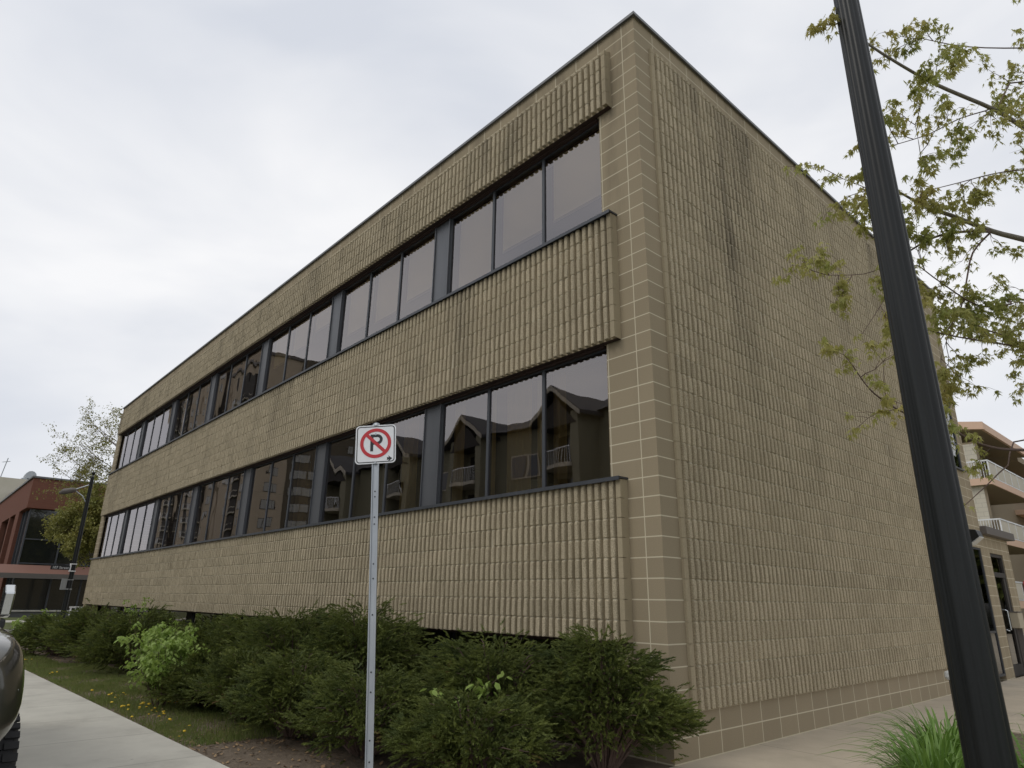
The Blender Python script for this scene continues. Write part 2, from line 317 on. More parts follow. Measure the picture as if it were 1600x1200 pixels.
strip('road', -37.7, -29.3, -200, 150, -.146, 'asphalt', .03)
strip('kerb', -29.1, 60, -4.6, -4.45, 0, 'concrete2')
strip('kerb', -29.3, -29.1, -4.6, 60, 0, 'concrete2')
strip('pavement', -29.0, 60, -4.448, -3.05, .0, 'concrete')
strip('pavement', -28.0, -26.9, -3.048, 60, .0, 'concrete')
strip('lawn', -29.098, -28.002, -3.048, 60, -.01, 'lawn')
strip('lawn', -26.898, 0, -3.048, -.0, -.012, 'soil')
strip('pavement', 0.0, 1.2, -3.048, 40, -.004, 'concrete_tan')
strip('planting_bed', 1.202, 3.6, -3.048, 4.6, -.02, 'soil')
strip('pavement', 1.202, 12, 4.602, 40, -.006, 'concrete_tan')
strip('lawn', 3.602, 40, -3.048, 4.6, -.01, 'lawn')
strip('kerb', -37.9, -37.7, -200, 60, 0, 'concrete2')
strip('lawn', -44.3, -37.9, -4, 60, -.01, 'lawn')
strip('pavement', -46.4, -44.302, -200, 60, 0, 'concrete')
strip('lawn', -60, -46.402, -200, 60, -.01, 'lawn')
strip('pavement', -29, 60, -19, -16, 0, 'concrete')
# ------------------------------------------------------------------ office building
B = thing('office_building', (0, 0, 0), 'long two-storey tan concrete block office building with ribbed bands and bronze ribbon windows', 'building')
XL, YB, ZT = -26.1, 11.6, 8.6
wl = MB()
wl.box(-.62, 0, 0, .66, -.3, ZT)                          # corner pier
wl.box(XL, -25.5, 0, .66, -.8, ZT)
for z0, z1 in ((7.4, ZT), (4.2, 5.8), (1.0, 2.6)): wl.box(-25.5, -.62, 0, .3, z0, z1)
wl.box(-.3, 0, .66, 9.9, -.3, ZT)
wl.box(-.3, 0, 9.9, 11.35, 2.55, 4.18); wl.box(-.3, 0, 9.9, 11.22, 5.78, ZT)
wl.box(-.3, 0, 11.35, YB, -.3, ZT); wl.box(-.3, 0, 11.22, 11.35, 4.18, ZT); wl.box(-.3, 0, 9.9, 10.1, -.3, 2.55); wl.box(-.3, 0, 9.9, 10.1, 4.18, 5.78)
wl.box(XL, XL+.3, .66, YB-.3, -.8, ZT); wl.box(XL, -.3, YB-.3, YB, -.8, ZT)
wl.build('wall', 'block', B)
fl = MB(); fl.box(XL+.3, -.3, .3, YB-.3, 8.2, 8.35); fl.build('roof', 'rooftar', B)
it = MB()
for z in (1.9, 5.0): it.box(XL+.31, -.31, .31, 7.2, z+.3, z+.45)          # floors
for z in (4.25, 7.45): it.box(XL+.31, -.31, .31, 7.2, z, z+.1)            # ceilings
it.box(XL+.31, -.31, 7.2, 7.3, -.5, 8.1)
for x in (-8.0, -15.3): it.box(x-.05, x+.05, .31, 7.19, 2.36, 8.0)
it.build('interior_wall', 'interior', B)
fs = MB()
fs.box(XL-.03, .03, -.03, .10, ZT, ZT+.03); fs.box(-.10, .03, .102, YB+.03, ZT, ZT+.03); fs.box(XL-.03, XL+.1, .102, YB+.03, ZT, ZT+.03)
fs.box(XL-.035, .035, -.042, -.031, ZT-.012, ZT+.031); fs.box(.031, .042, -.042, YB+.03, ZT-.012, ZT+.031)
fs.build('roof_flashing', 'flash', B)
# ribs
PROF = np.array([(-.0325, 0), (-.0275, .044), (-.021, .053), (.021, .053), (.0275, .044), (.0325, 0)])
def ribbed(name, centres, zs, base, mapf, parent, depth=1.0):
    prof = PROF*np.array([1, depth])
    """zs list of (z0,z1) courses; base offset of rib foot; mapf (u,out,z)->xyz"""
    nb = len(centres)*len(zs); U = np.repeat(centres, len(zs)); Z0 = np.tile([a for a, b in zs], len(centres)); Z1 = np.tile([b for a, b in zs], len(centres))
    g = .004; zr = np.stack([Z0+g, Z0+g+.008, Z1-g-.013, Z1-g], 1)      # 4 rings
    inset = np.array([.006, 0, 0, .010])
    jit = RNG.normal(0, .0022, (nb, 4, 6)); jit[:, :, [0, 5]] = 0; off = RNG.normal(0, .0018, nb)
    uu = U[:, None, None] + prof[None, None, :, 0]*(1-inset[None, :, None]*10*(np.abs(prof[:, 1]) > .01)) + RNG.normal(0, .0012, (nb, 4, 6))
    oo = base + np.maximum(prof[None, None, :, 1] - inset[None, :, None]*(prof[:, 1] > .01), 0) + jit + off[:, None, None]*(prof[:, 1] > .01)
    zz = np.repeat(zr[:, :, None], 6, 2)
    V = mapf(uu.ravel(), oo.ravel(), zz.ravel())
    q = []
    for r in range(3):
        for k in range(5): q.append((r*6+k, r*6+k+1, (r+1)*6+k+1, (r+1)*6+k))
    q += [(0, 1, 4, 5), (1, 2, 3, 4), (18, 19, 22, 23), (19, 20, 21, 22)]
    F = np.array(q)[None]+(np.arange(nb)*24)[:, None, None]; F = F.reshape(-1, 4)
    # mortar core
    zc0, zc1 = zs[0][0], zs[-1][1]; nc = len(centres)
    pc = prof*np.array([.86, 1]); pc = np.where(pc[:, 1:2] > 0, pc-np.array([0, .0075]), pc)
    cu = np.array(centres)[:, None, None]+np.zeros((1, 2, 1))+pc[None, None, :, 0]; co = base+np.zeros((nc, 2, 1))+pc[None, None, :, 1]
    cz = np.zeros((nc, 2, 6)); cz[:, 0] = zc0+.006; cz[:, 1] = zc1-.006
    V2 = mapf(cu.ravel(), co.ravel(), cz.ravel()); q2 = np.array([(k, k+1, k+7, k+6) for k in range(5)])
    F2 = (q2[None]+(np.arange(nc)*12)[:, None, None]).reshape(-1, 4)+len(V)
    FF = np.vstack([F, F2]); mi = np.r_[np.zeros(len(F)), np.ones(len(F2))]
    return np_build(name, np.vstack([V, V2]), FF, ['rib', 'mortar'], parent, mi)
mapL = lambda u, o, z: np.stack([u, -o, z], 1)
mapR = lambda u, o, z: np.stack([o, u, z], 1)
cL = -.43-.1*np.arange(0, 253)          # to about -25.7
for (z0, z1) in ((1.0, 2.6), (4.2, 5.8), (7.4, 8.2)):
    n = round((z1-z0)/.2); zs = [(z0+.2*i, z0+.2*(i+1)) for i in range(n)]
    if z0 > 7: zs.append((8.2, 8.27))
    zt = 8.27 if z0 > 7 else z1
    p = ribbed('ribbed_panel', cL[1:-1], zs, .068, mapL, B)
    b = MB(); b.box(-25.66, -.40, -.068, 0, z0, zt)
    for x in (-.43, -25.63):
        for (a, c) in zs: b.box(x-.03, x+.03, -.12, -.0682, a+.003, c-.003)
    if z0 > 7: b.prism([(-.068, 8.27), (0, 8.27), (0, 8.31)], 'x', -25.66, -.40)
    o = b.build('backing', 'groove', p)
    s = MB(); s.box(-25.66, -.405, -.066, -.004, z0-.007, z0-.001); s.box(-25.5, -.66, -.003, .06, z0-.03, z0-.001); s.build('soffit', 'soffit', B)
    if z0 < 7:
        s = MB(); s.box(-25.72, -.385, -.155, .028, zt+.002, zt+.022); s.box(-25.72, -.385, -.160, -.1552, zt-.018, zt+.024); s.box(-25.5, -.62, -.01, .018, zt+.0225, zt+.04)
        s.build('sill', 'frame', B)
cR = .45+.1*np.arange(0, 92)
zsR = [(.4+.2*i, .6+.2*i) for i in range(39)]+[(8.2, 8.27)]
p = ribbed('ribbed_panel', cR, zsR, .004, mapR, B, .72)
b = MB(); b.box(.0005, .004, .36, 9.62, .4, 8.27)
for a, c in zsR: b.prism([(.0005, .30), (.03, .305), (.041, .325), (.041, .36), (.0005, .375)], 'z', a+.002, c-.002)
b.build('backing', 'groove', p)
# windows: seven bays on two rows
GY = .07
def bay_window(x1, z0, z1, n=3, pw=1.075, rnd=True, name='window', gy=GY):
    W = n*pw; x0 = x1-W; f = MB(); fw = .028
    f.box(x0, x1, gy-.022, gy+.05, z0, z0+fw); f.box(x0, x1, gy-.022, gy+.05, z1-fw, z1)
    for i in range(n+1):
        x = x0+i*pw; a = fw if i in (0, n) else .024
        f.box(x if i == 0 else x-a, x if i == n else x+a, gy-.018, gy+.045, z0+fw, z1-fw)
    fo = f.build(name, 'frame', B); g = MB()
    for i in range(n):
        a, c = x0+i*pw+.01, x0+(i+1)*pw-.01; t1, t2 = random.gauss(0, .0016), random.gauss(0, .0016)
        nx, nz = 7, 9; V = []
        b1, b2 = random.gauss(0, .0011), random.gauss(0, .0008)
        for k in range(nz):
            for j in range(nx):
                u, v = j/(nx-1), k/(nz-1)
                V.append((a+(c-a)*u, gy+(u-.5)*t1+(v-.5)*t2+(1-(2*u-1)**2)*b1+(1-(2*v-1)**2)*b2, z0+.03+(z1-z0-.06)*v))
        g.add(V, [(k*nx+j, k*nx+j+1, (k+1)*nx+j+1, (k+1)*nx+j) for k in range(nz-1) for j in range(nx-1)])
    g.build('pane', 'glass', fo, smooth=True)
    return x0
PITCH = 3.645
for z0, z1 in ((2.64, 4.18), (5.84, 7.38)):
    for k in range(7):
        x1 = -.63-PITCH*k; x0 = bay_window(x1, z0, z1)
        if k < 6:
            q = MB(); q.box(x1-PITCH, x0, GY-.03, GY+.06, z0, z1); q.box(x0-.025, x0-.002, GY-.052, GY-.03, z0, z1); q.box(x1-PITCH+.002, x1-PITCH+.02, GY-.052, GY-.03, z0, z1)
            q.build('mullion_panel', 'panel', B)
        else:
            q = MB(); q.box(-25.5, x0, GY-.03, GY+.06, z0, z1); q.build('mullion_panel', 'panel', B)
# basement windows
for k in range(7):
    x1 = -.66-PITCH*k; bay_window(x1, -.35 - .05*k, .99, 2, 1.6, name='basement_window', gy=.42)
q = MB(); q.box(-25.5, -.66, .5, .55, -.9, 1.0)
for k in range(7): q.box(-.66-PITCH*k-PITCH if k < 6 else -25.5, -.66-PITCH*k-3.2, .38, .49, -.9, 1.0)
q.build('basement_wall', 'dark', B)
# right end windows and entrance
def side_window(y0, y1, z0, z1, name, rails=()):
    f = MB(); fw = .04
    f.box(-.06, -.006, y0, y1, z0, z0+fw); f.box(-.06, -.006, y0, y1, z1-fw, z1); f.box(-.06, -.006, y0, y0+fw, z0+fw, z1-fw); f.box(-.06, -.006, y1-fw, y1, z0+fw, z1-fw)
    for r in rails: f.box(-.055, -.010, y0+fw, y1-fw, r-.02, r+.02)
    fo = f.build(name, 'frame', B)
    g = MB(); g.add([(-.025, y0+.01, z0+.01), (-.025, y1-.01, z0+.01), (-.025, y1-.01, z1-.01), (-.025, y0+.01, z1-.01)], [(0, 1, 2, 3)]); g.build('pane', 'glass2', fo)
side_window(10.1, 11.22, 4.18, 5.78, 'window', (4.75,))
side_window(10.1, 11.35, .08, 2.55, 'window', (.9,))
s = MB(); s.box(.0005, .05, 10.05, 11.27, 4.15, 4.18); s.build('sill', 'frame', B)
q = MB(); q.box(-2.5, -2.4, 8, 11.2, -.3, 8); q.build('interior_wall', 'dark', B)
V_ = MB(); V_.box(-.3, -.02, 11.6, 12.1, -.1, 2.86); V_.box(-.3, -.02, 12.1, 13.15, 2.5, 2.86); V_.box(-.3, -.02, 13.15, 13.8, -.1, 2.86); V_.box(-3, -.3, 13.5, 13.8, -.1, 2.86); V_.box(-3, -.3, 11.6, 13.5, 2.8, 2.86)
V_.build('entrance_wall', 'block', B)
q = MB(); q.box(-3.1, .12, 11.605, 13.95, 2.862, 3.03); q.build('canopy', 'fascia', B, bevel=.01)
d = MB(); d.box(-.14, -.04, 12.1, 12.16, 0, 2.5); d.box(-.14, -.04, 13.08, 13.15, 0, 2.5); d.box(-.14, -.04, 12.16, 13.08, 2.43, 2.5); d.box(-.14, -.04, 12.16, 13.08, 2.0, 2.1); d.box(-.12, -.05, 12.16, 12.26, .0, 2.0); d.box(-.12, -.05, 12.93, 13.08, .0, 2.0); d.box(-.12, -.05, 12.26, 12.93, 0, .22)
do = d.build('door', 'browncl', B)
g = MB(); g.add([(-.08, 12.2, .2), (-.08, 12.95, .2), (-.08, 12.95, 2.0), (-.08, 12.2, 2.0)], [(0, 1, 2, 3)]); g.add([(-.08, 12.06, 2.1), (-.08, 13.09, 2.1), (-.08, 13.09, 2.44), (-.08, 12.06, 2.44)], [(0, 1, 2, 3)]); g.build('pane', 'glass2', do)
h = MB(); h.tube([(.0, 12.28, .9), (.04, 12.28, .92), (.04, 12.28, 1.3), (.0, 12.28, 1.32)], .014); h.tube([(-.05, 12.28, .92), (.0, 12.28, .9)], .014); h.tube([(-.05, 12.28, 1.32), (.0, 12.28, 1.32)], .014); h.build('handle', 'chrome', do)
# things on the building
t = thing('wall_lamp', (0, 10.55, 2.72), 'black wedge-shaped wall lamp above the tall window near the entrance', 'wall lamp')
q = MB(); q.prism([(0.002, -.14), (.05, -.14), (.24, .0), (.2, .13), (.002, .16)], 'y', -.17, .17); q.build('housing', 'black_paint', t, bevel=.01)
q = MB(); q.prism([(.06, -.16), (.25, -.015), (.243, .0), (.05, -.145)], 'y', -.15, .15); q.build('lens', 'lampglass', t)
t = thing('notice_box', (.1, 12.75, .95), 'beige box mounted by the glass entrance door', 'box')
q = MB(); q.box(-.1, .06, -.2, .2, 0, .32); q.build('case', 'signbeige', t, bevel=.012); q = MB(); q.box(-.102, .07, -.21, .21, .322, .34); q.box(-.05, .04, -.03, .03, -.95, -.001); q.build('lid', 'fascia', t)
# curtains and blinds
def curtain(x0, x1, z0, z1, y, lab, mt='curtain', amp=.03):
    n = max(8, int((x1-x0)/.012)); V = []; F = []
    for i in range(n+1):
        x = x0+(x1-x0)*i/n; dy = amp*math.sin(x*48)+amp*.5*math.sin(x*21+1)
        V += [(x, y+dy*.5, z1), (x+.01*math.sin(x*9), y+dy, z0), (x+.01*math.sin(x*9), y+dy+.004, z0), (x, y+dy*.5+.004, z1)]
    for i in range(n):
        a = i*4; F += [(a, a+1, a+5, a+4), (a+3, a+7, a+6, a+2), (a+1, a+2, a+6, a+5), (a, a+4, a+7, a+3)]
    return tag(MB().add(V, F).build('curtain', mt, smooth=True), lab, 'curtain', 'curtains behind the lower windows')
cl = [(-2.05, -1.9, 'narrow ochre curtain fold just left of the right mullion, lower window nearest the corner'), (-2.62, -2.12, 'wide ochre curtain in the middle pane of the lower window nearest the corner'),
      (-3.02, -2.86, 'slim ochre curtain beside the left mullion of the lower window nearest the corner'), (-1.72, -1.52, 'ochre curtain at the left side of the rightmost lower pane'),
      (-3.8, -3.55, 'ochre curtain at the far left end of the lower window nearest the corner'), (-5.2, -4.8, 'ochre curtain in the lower window behind the parking sign'), (-9.1, -8.6, 'ochre curtain in the lower window left of the parking sign')]
for a, c, l in cl: curtain(a, c, 2.5, 4.2, .26, l)
t = thing('vertical_blind', (-.68, .3, 4.2), 'brown vertical slat blind in the rightmost lower pane by the corner pier', 'blind')
q = MB(); q.box(-.85, 0, -.03, .03, -.05, -.01); q.build('head_rail', 'cream', t)
for i in range(11):
    q = MB(); T = Matrix.Translation((-.8+i*.078, 0, 0)) @ Matrix.Rotation(R(62), 4, 'Z'); q.box(-.042, .042, -.001, .001, -1.62, -.052, T=T); q.build('slat', 'slat', t)
bl = []
for k in range(3):
    for i in range(3):
        bl.append((k, 2-i))
pos = ['right', 'middle', 'left']; bay = ['the upper window nearest the corner', 'the second upper window from the corner', 'the third upper window from the corner']
hb = {(0, 0): 6.36, (0, 1): 6.32, (0, 2): 5.8, (1, 0): 6.38, (1, 1): 6.3, (1, 2): 6.36, (2, 0): 6.9, (2, 1): 6.7, (2, 2): 6.6}
for k in range(3):
    for i in range(3):
        xr = -.66-PITCH*k-1.065*i; zb = hb[(k, i)]
        t = thing('roller_blind', (xr-.53, .17, 7.4), 'pale roller blind in the %s pane of %s' % (pos[i], bay[k]), 'blind', 'roller blinds in the upper windows')
        q = MB(); q.box(-.42, .49, -.004, .004, zb-7.4, -.04); q.build('fabric', 'blindw', t)
        q = MB(); q.box(-.42, .49, -.012, .012, zb-7.425, zb-7.401); q.build('bottom_bar', 'cream', t); q = MB(); q.tube([(-.42, .03, -.04), (.49, .03, -.04)], .028, 8); q.build('roller', 'cream', t)
# ------------------------------------------------------------------ no parking sign
top = at(587, 694, 4.95); low = at(577.5, 1133, 4.2); dr = (low-top).normalized(); base = top + dr*((top.z+.1)/-dr.z)
T0 = thing('parking_sign', (base.x, base.y, -.03), 'white square no-parking sign with red slashed circle on a perforated metal post', 'sign')
inv = Matrix.Translation((-base.x, -base.y, .03))
ax_r = _r; ax_n = -_f; ax_n = Vector((ax_n.x, ax_n.y, -.02)).normalized(); up = (top-base).normalized()
ax_n = (ax_n - ax_n.dot(up)*up).normalized(); rr = up.cross(ax_n).normalized()
def SM(origin): return inv @ Matrix((( rr.x, up.x, ax_n.x, origin.x), (rr.y, up.y, ax_n.y, origin.y), (rr.z, up.z, ax_n.z, origin.z), (0, 0, 0, 1)))
S = SM(top)
def arc(cx, cy, r, a0, a1, n): return [(cx+r*math.cos(R(a0+(a1-a0)*i/n)), cy+r*math.sin(R(a0+(a1-a0)*i/n))) for i in range(n+1)]
def rrect(h, r, n=6): return arc(h-r, h-r, r, 0, 90, n)+arc(-h+r, h-r, r, 90, 180, n)+arc(-h+r, -h+r, r, 180, 270, n)+arc(h-r, -h+r, r, 270, 360, n)
def ring(mb, A, Bp, z0, z1, T):
    n = len(A); V = [T @ Vector((p[0], p[1], z)) for z in (z0, z1) for P_ in (A, Bp) for p in P_]; F = []
    for i in range(n):
        j = (i+1) % n; F += [(2*n+i, 2*n+j, 3*n+j, 3*n+i), (i, n+i, n+j, j), (i, j, 2*n+j, 2*n+i), (n+i, 3*n+i, 3*n+j, n+j)]
    mb.add(V, F)
H = .152
q = MB(); q.prism(rrect(H, .03), 'z', -.002, 0, T=S); q.build('sign_plate', 'white', T0)
q = MB(); ring(q, rrect(H-.009, .024), rrect(H-.0155, .019), 0.0002, .0012, S); q.build('border', 'ink', T0)
q = MB(); ring(q, arc(0, .008, .117, 0, 360, 64)[:-1], arc(0, .008, .092, 0, 360, 64)[:-1], .0002, .0024, S)
sl = S @ Matrix.Translation((0, .008, 0)) @ Matrix.Rotation(R(-45), 4, 'Z'); q.box(-.097, .097, -.0125, .0125, .0002, .0023, T=sl); q.build('prohibition_ring', 'red', T0)
q = MB(); q.box(-.040, -.018, -.055, .078, .0002, .0014, T=S); q.box(-.018, .012, .056, .078, .0002, .0014, T=S); q.box(-.018, .012, -.003, .019, .0002, .0014, T=S)
oa, ob = arc(.012, .0375, .0405, -90, 90, 20), arc(.012, .0375, .0185, -90, 90, 20)
q.prism(oa+ob[::-1], 'z', .0002, .0014, T=S); q.build('letter', 'ink', T0)
q = MB(); q.prism([(.126, -.118), (.096, -.094), (.101, -.110), (.086, -.107), (.088, -.118), (.086, -.129), (.101, -.126), (.096, -.142)][::1], 'z', .0002, .0014, T=S); q.build('arrow', 'ink', T0)
for by in (.096, -.128):
    q = MB(); q.tube([S @ Vector((0, by-.02, .002)), S @ Vector((0, by-.02, .009))], .008, 10); q.build('bolt', 'galv', T0)
L_ = (top-base).length
q = MB(); Sp = SM(base); hw = .026
q.prism([(-hw, -.004), (-hw, -.02), (-hw*.45, -.022), (-hw*.35, -.045), (hw*.35, -.045), (hw*.45, -.022), (hw, -.02), (hw, -.004), (hw*.7, -.004), (hw*.62, -.014), (-hw*.62, -.014), (-hw*.7, -.004)][::-1], 'z', 0, 1,
        T=Sp @ Matrix(((1, 0, 0, 0), (0, 0, L_+.165, 0), (0, 1, 0, 0), (0, 0, 0, 1))))
q.tube([Sp @ Vector((0, L_+.150, -.02)), Sp @ Vector((0, L_+.172, -.02))], [.028, .022], 12)
q.build('post', 'galv', T0)
for hz in (.5, .62, .9, 1.02, 1.38, 1.62, 1.72, 2.0, 2.05, 2.2, 2.24):
    q = MB(); q.tube([Sp @ Vector((0, hz, -.013)), Sp @ Vector((0, hz, -.0105))], .0055, 8); q.build('punched_hole', 'ink', T0)
# ------------------------------------------------------------------ big lamp post
t = thing('lamp_post', (2.82, -1.45, -.02), 'tall black fluted lamp post in the foreground on the right', 'lamp post')
def fluted(r0, r1, z0, z1, nf=12, dep=.07):
    mb = MB(); n = nf*6; V = []; zs = [z0+(z1-z0)*i/12 for i in range(13)]
    for z in zs:
        r = r0+(r1-r0)*(z-z0)/(z1-z0)
        for k in range(n):
            a = 2*math.pi*k/n; c = abs(math.cos(a*nf/2)); rr_ = r*(1-dep*(1-c**.5)); V.append((rr_*math.cos(a), rr_*math.sin(a), z))
    F = [(i*n+k, i*n+(k+1) % n, (i+1)*n+(k+1) % n, (i+1)*n+k) for i in range(12) for k in range(n)]; F.append(tuple(range(12*n, 13*n)))
    return mb.add(V, F)
fluted(.1115, .057, .30, 8.6).build('pole', 'black_paint', t, smooth=True)
q = MB()
prf = [(.21, 0), (.21, .05), (.18, .08), (.155, .12), (.145, .22), (.15, .25), (.13, .28), (.115, .31)]
for (r0, z0), (r1, z1) in zip(prf, prf[1:]): q.tube([(0, 0, z0), (0, 0, z1+.0001)], [r0, r1], 32, cap=True)
q.build('base', 'black_paint', t)
q = MB(); q.tube([(0, 0, 8.6), (0, 0, 8.68), (0, 0, 8.74), (0, 0, 8.8)], [.07, .09, .05, .01], 16); q.build('finial', 'black_paint', t, smooth=True)
q = MB(); q.tube([(0, -.05, 8.0), (0, -.7, 8.35), (0, -1.6, 8.5)], [.035, .03, .03], 10); q.build('arm', 'black_paint', t, smooth=True)
q = MB(); q.tube([(0, -1.5, 8.5), (0, -1.62, 8.5), (0, -1.95, 8.48), (0, -2.2, 8.45)], [.05, .12, .15, .05], 14); q.build('lamp_head', 'black_paint', t, smooth=True)
# small bollard light
b0 = at(1487, 1056, 6.2)
t = thing('bollard', (b0.x, b0.y, 0), 'short grey-capped post standing just behind the black lamp post', 'bollard')
q = MB(); q.tube([(0, 0, 0), (0, 0, b0.z-.03)], .03, 14); q.build('post', 'plastic', t)
q = MB(); q.tube([(0, 0, b0.z-.035), (0, 0, b0.z-.01), (0, 0, b0.z+.03), (0, 0, b0.z+.045)], [.045, .06, .058, .03], 14); q.build('cap', 'lampglass', t)
# ------------------------------------------------------------------ far street lamp
t = thing('street_lamp', (-29.0, -.1, gz(-29)), 'slim black street lamp at the far corner with a small arm and street name sign', 'street lamp')
q = MB(); q.tube([(0, 0, 0), (0, 0, 1), (0, 0, 6.45)], [.12, .10, .07], 12); q.tube([(0, 0, 6.45), (0, 0, 6.5), (0, 0, 6.56), (0, 0, 6.64), (0, 0, 6.7)], [.085, .03, .03, .085, .05], 12); q.build('pole', 'black_paint', t)
q = MB(); q.tube([(0, 0, 6.15), (-.2, -.35, 5.98), (-.3, -.55, 5.88)], .028, 8); q.tube([(0, -.03, 5.35), (-.1, -.2, 5.65), (-.28, -.45, 5.85)], .02, 8); q.build('arm', 'galv', t)
q = MB(); q.tube([(-.25, -.45, 5.9), (-.32, -.56, 5.88), (-.45, -.85, 5.8), (-.52, -1.0, 5.72)], [.05, .11, .12, .03], 12); q.build('lamp_head', 'fascia', t)
q = MB(); q.box(-.09, .09, -.1, .1, 1.85, 1.9); q.box(-.09, .09, -.1, .1, 2.22, 2.26); q.box(-.05, .05, -.3, -.11, 1.85, 2.28); q.build('bracket', 'galv', t)
sg = MB(); sg.box(-.012, .012, -.78, -.1, 2.62, 2.80); sg.prism([(-.62, 2.80), (-.26, 2.80), (-.34, 2.86), (-.54, 2.86)], 'x', -.0121, .0119); so_ = sg.build('street_name_sign', 'ink', t)
cu = bpy.data.curves.new('lettering', 'FONT'); cu.body = '107 Street'; cu.size = .135; cu.align_x = 'CENTER'; cu.align_y = 'CENTER'; cu.extrude = .001
fo = bpy.data.objects.new('lettering', cu); COL.objects.link(fo); bpy.context.view_layer.update()
me = bpy.data.meshes.new_from_object(fo); bpy.data.objects.remove(fo); me.materials.append(M['white'])
fo = bpy.data.objects.new('lettering', me); COL.objects.link(fo); fo.parent = so_; fo.location = (.0145, -.44, 2.70); fo.rotation_euler = (R(90), 0, R(90))
q = MB(); q.box(-.10, .10, -.12, -.085, 2.56, 2.88); q.box(-.10, .10, -.085, .1, 2.56, 2.60); q.box(-.10, .10, -.085, .1, 2.84, 2.88); q.build('clamp', 'white', t)
# white railing
t = thing('railing', (-27.4, -.15, gz(-27)), 'short white metal railing at the far end of the tan building', 'railing')
q = MB()
for y in (0, .45, .9): q.tube([(0, y, 0), (0, y, 1.15)], .03, 8)
q.box(-.035, .035, -.05, .95, 1.15, 1.21); q.box(-.02, .02, -.03, .93, .25, .3)
q.build('frame', 'white', t)
q = MB()
for y in (.15, .3, .6, .75): q.box(-.012, .012, y-.012, y+.012, .3, 1.15)
q.build('baluster', 'white', t)
# ------------------------------------------------------------------ red brick building
X0, Yc = -52., .23
t = thing('brick_building', (X0, Yc, -.15), 'red brick office building with dark corner glazing across the cross street', 'building')
q = MB(); q.box(-22, 0, 0, 22, 7.05, 9.1); q.box(-22, -.6, .6, 22, 6.9, 7.05)       # parapet band
q.box(-22, -3.5, 0, .5, -.3, 3.3); q.box(-22, -14, 0, .5, 3.3, 7.05); q.box(-5.5, -3.5, 0, .5, 3.3, 7.05)
q.box(-9.2, -8.6, 0, .5, 3.3, 7.05); q.box(-1, -.15, 5.1, 6.3, -.3, 7.05); q.box(-1, -.15, 6.3, 22, -.3, 2.2); q.box(-1, -.15, 6.3, 22, 3.4, 4.2)
q.build('wall', 'brick', t)
q = MB(); q.box(-22.1, .1, -.1, 22.1, 9.1, 9.22); q.build('roof_edge', 'flash', t)
q = MB(); q.prism([(-.7, 2.72), (.0, 3.28), (.0, 2.72)], 'x', -3.4, .02); q.prism([(.0, 3.28), (.9, 2.72), (.0, 2.72)], 'y', -.7, 22); q.build('awning', 'copper', t)
q = MB(); q.box(-3.5, 1.0, -.8, -.702, 2.4, 2.72); q.box(.9, 1.0, -.7, 22, 2.4, 2.72); q.build('awning_fascia', 'fascia', t)
q = MB()
q.box(-3.4, -.5, .3, .35, .25, 7.0); q.box(-.5, -.45, .3, 5.1, .25, 7.0); q.box(-14, -9.2, .3, .35, 3.3, 7.0); q.box(-8.6, -5.5, .3, .35, 3.3, 7.0); q.box(-.5, -.45, 6.3, 22, 2.2, 7.0)
q.build('glazing', 'darkglass', t)
q = MB()
for y in (.3, 2.4, 4.2, 5.05): q.box(-.44, -.36, y-.05, y+.05, .25, 7.0)
for z in (3.4, 5.0): q.box(-.44, -.37, .36, 5.0, z-.04, z+.04)
for x in (-3.4, -2.0): q.box(x-.04, x+.04, .22, .295, .25, 7.0)
q.build('mullion', 'frame', t)
q = MB()
for i in range(5): q.box(-1.1, -1.05, 3.9+i*.2, 4.0+i*.2, 3.4, 4.6)
q.box(-6, -5.9, .6, 10, 0, 7)
q.build('interior_wall', 'dark', t)
o = MB(); o.box(-50.9, -50.5, -8, 30, -.4, .18); o.box(-50.98, -50.42, -8.02, 30.02, .182, .27)
o.add([], []); o.mi = [0]*6+[1]*6
tag(o.build('garden_wall', ['asphalt', 'concrete2']), 'low dark stone wall with pale cap in front of the brick building', 'wall')
# beige building farther back
t = thing('apartment_building', (-100, -20, -.3), 'beige and orange banded apartment block behind the brick building at left', 'building')
q = MB(); q.box(-20, 0, 19, 40, 0, 15.4); q.build('wall', 'beige', t)
q = MB()
for z in (2.6, 6.8, 11): q.box(.002, .1, 19, 40, z-1.0, z+.9)
q.build('orange_band', 'orange', t)
q = MB()
for z in (4.5, 9.0): q.box(.002, .05, 19, 40, z, z+1.6)
q.box(.002, .05, 19.2, 21.5, 12.6, 14.3)
q.build('window_strip', 'darkglass', t)
q = MB(); q.box(.002, .8, 23.2, 25, 11.9, 12.6); q.box(.002, .8, 23.2, 25, 12.8, 13.6); q.build('vent_box', 'fascia', t)
q = MB(); q.box(-3, -1, 24, 25.8, 15.4, 15.7); q.tube([(-3, 24.9, 16.1), (-1, 24.9, 16.1)], .6, 12); q.build('roof_unit', 'galv', t)
q = MB(); q.tube([(-1, 21.8, 15.4), (-1, 22.1, 18)], .05, 6); q.tube([(-1, 21.6, 17.4), (-1, 22.4, 17.6)], .04, 6); q.build('antenna', 'galv', t)
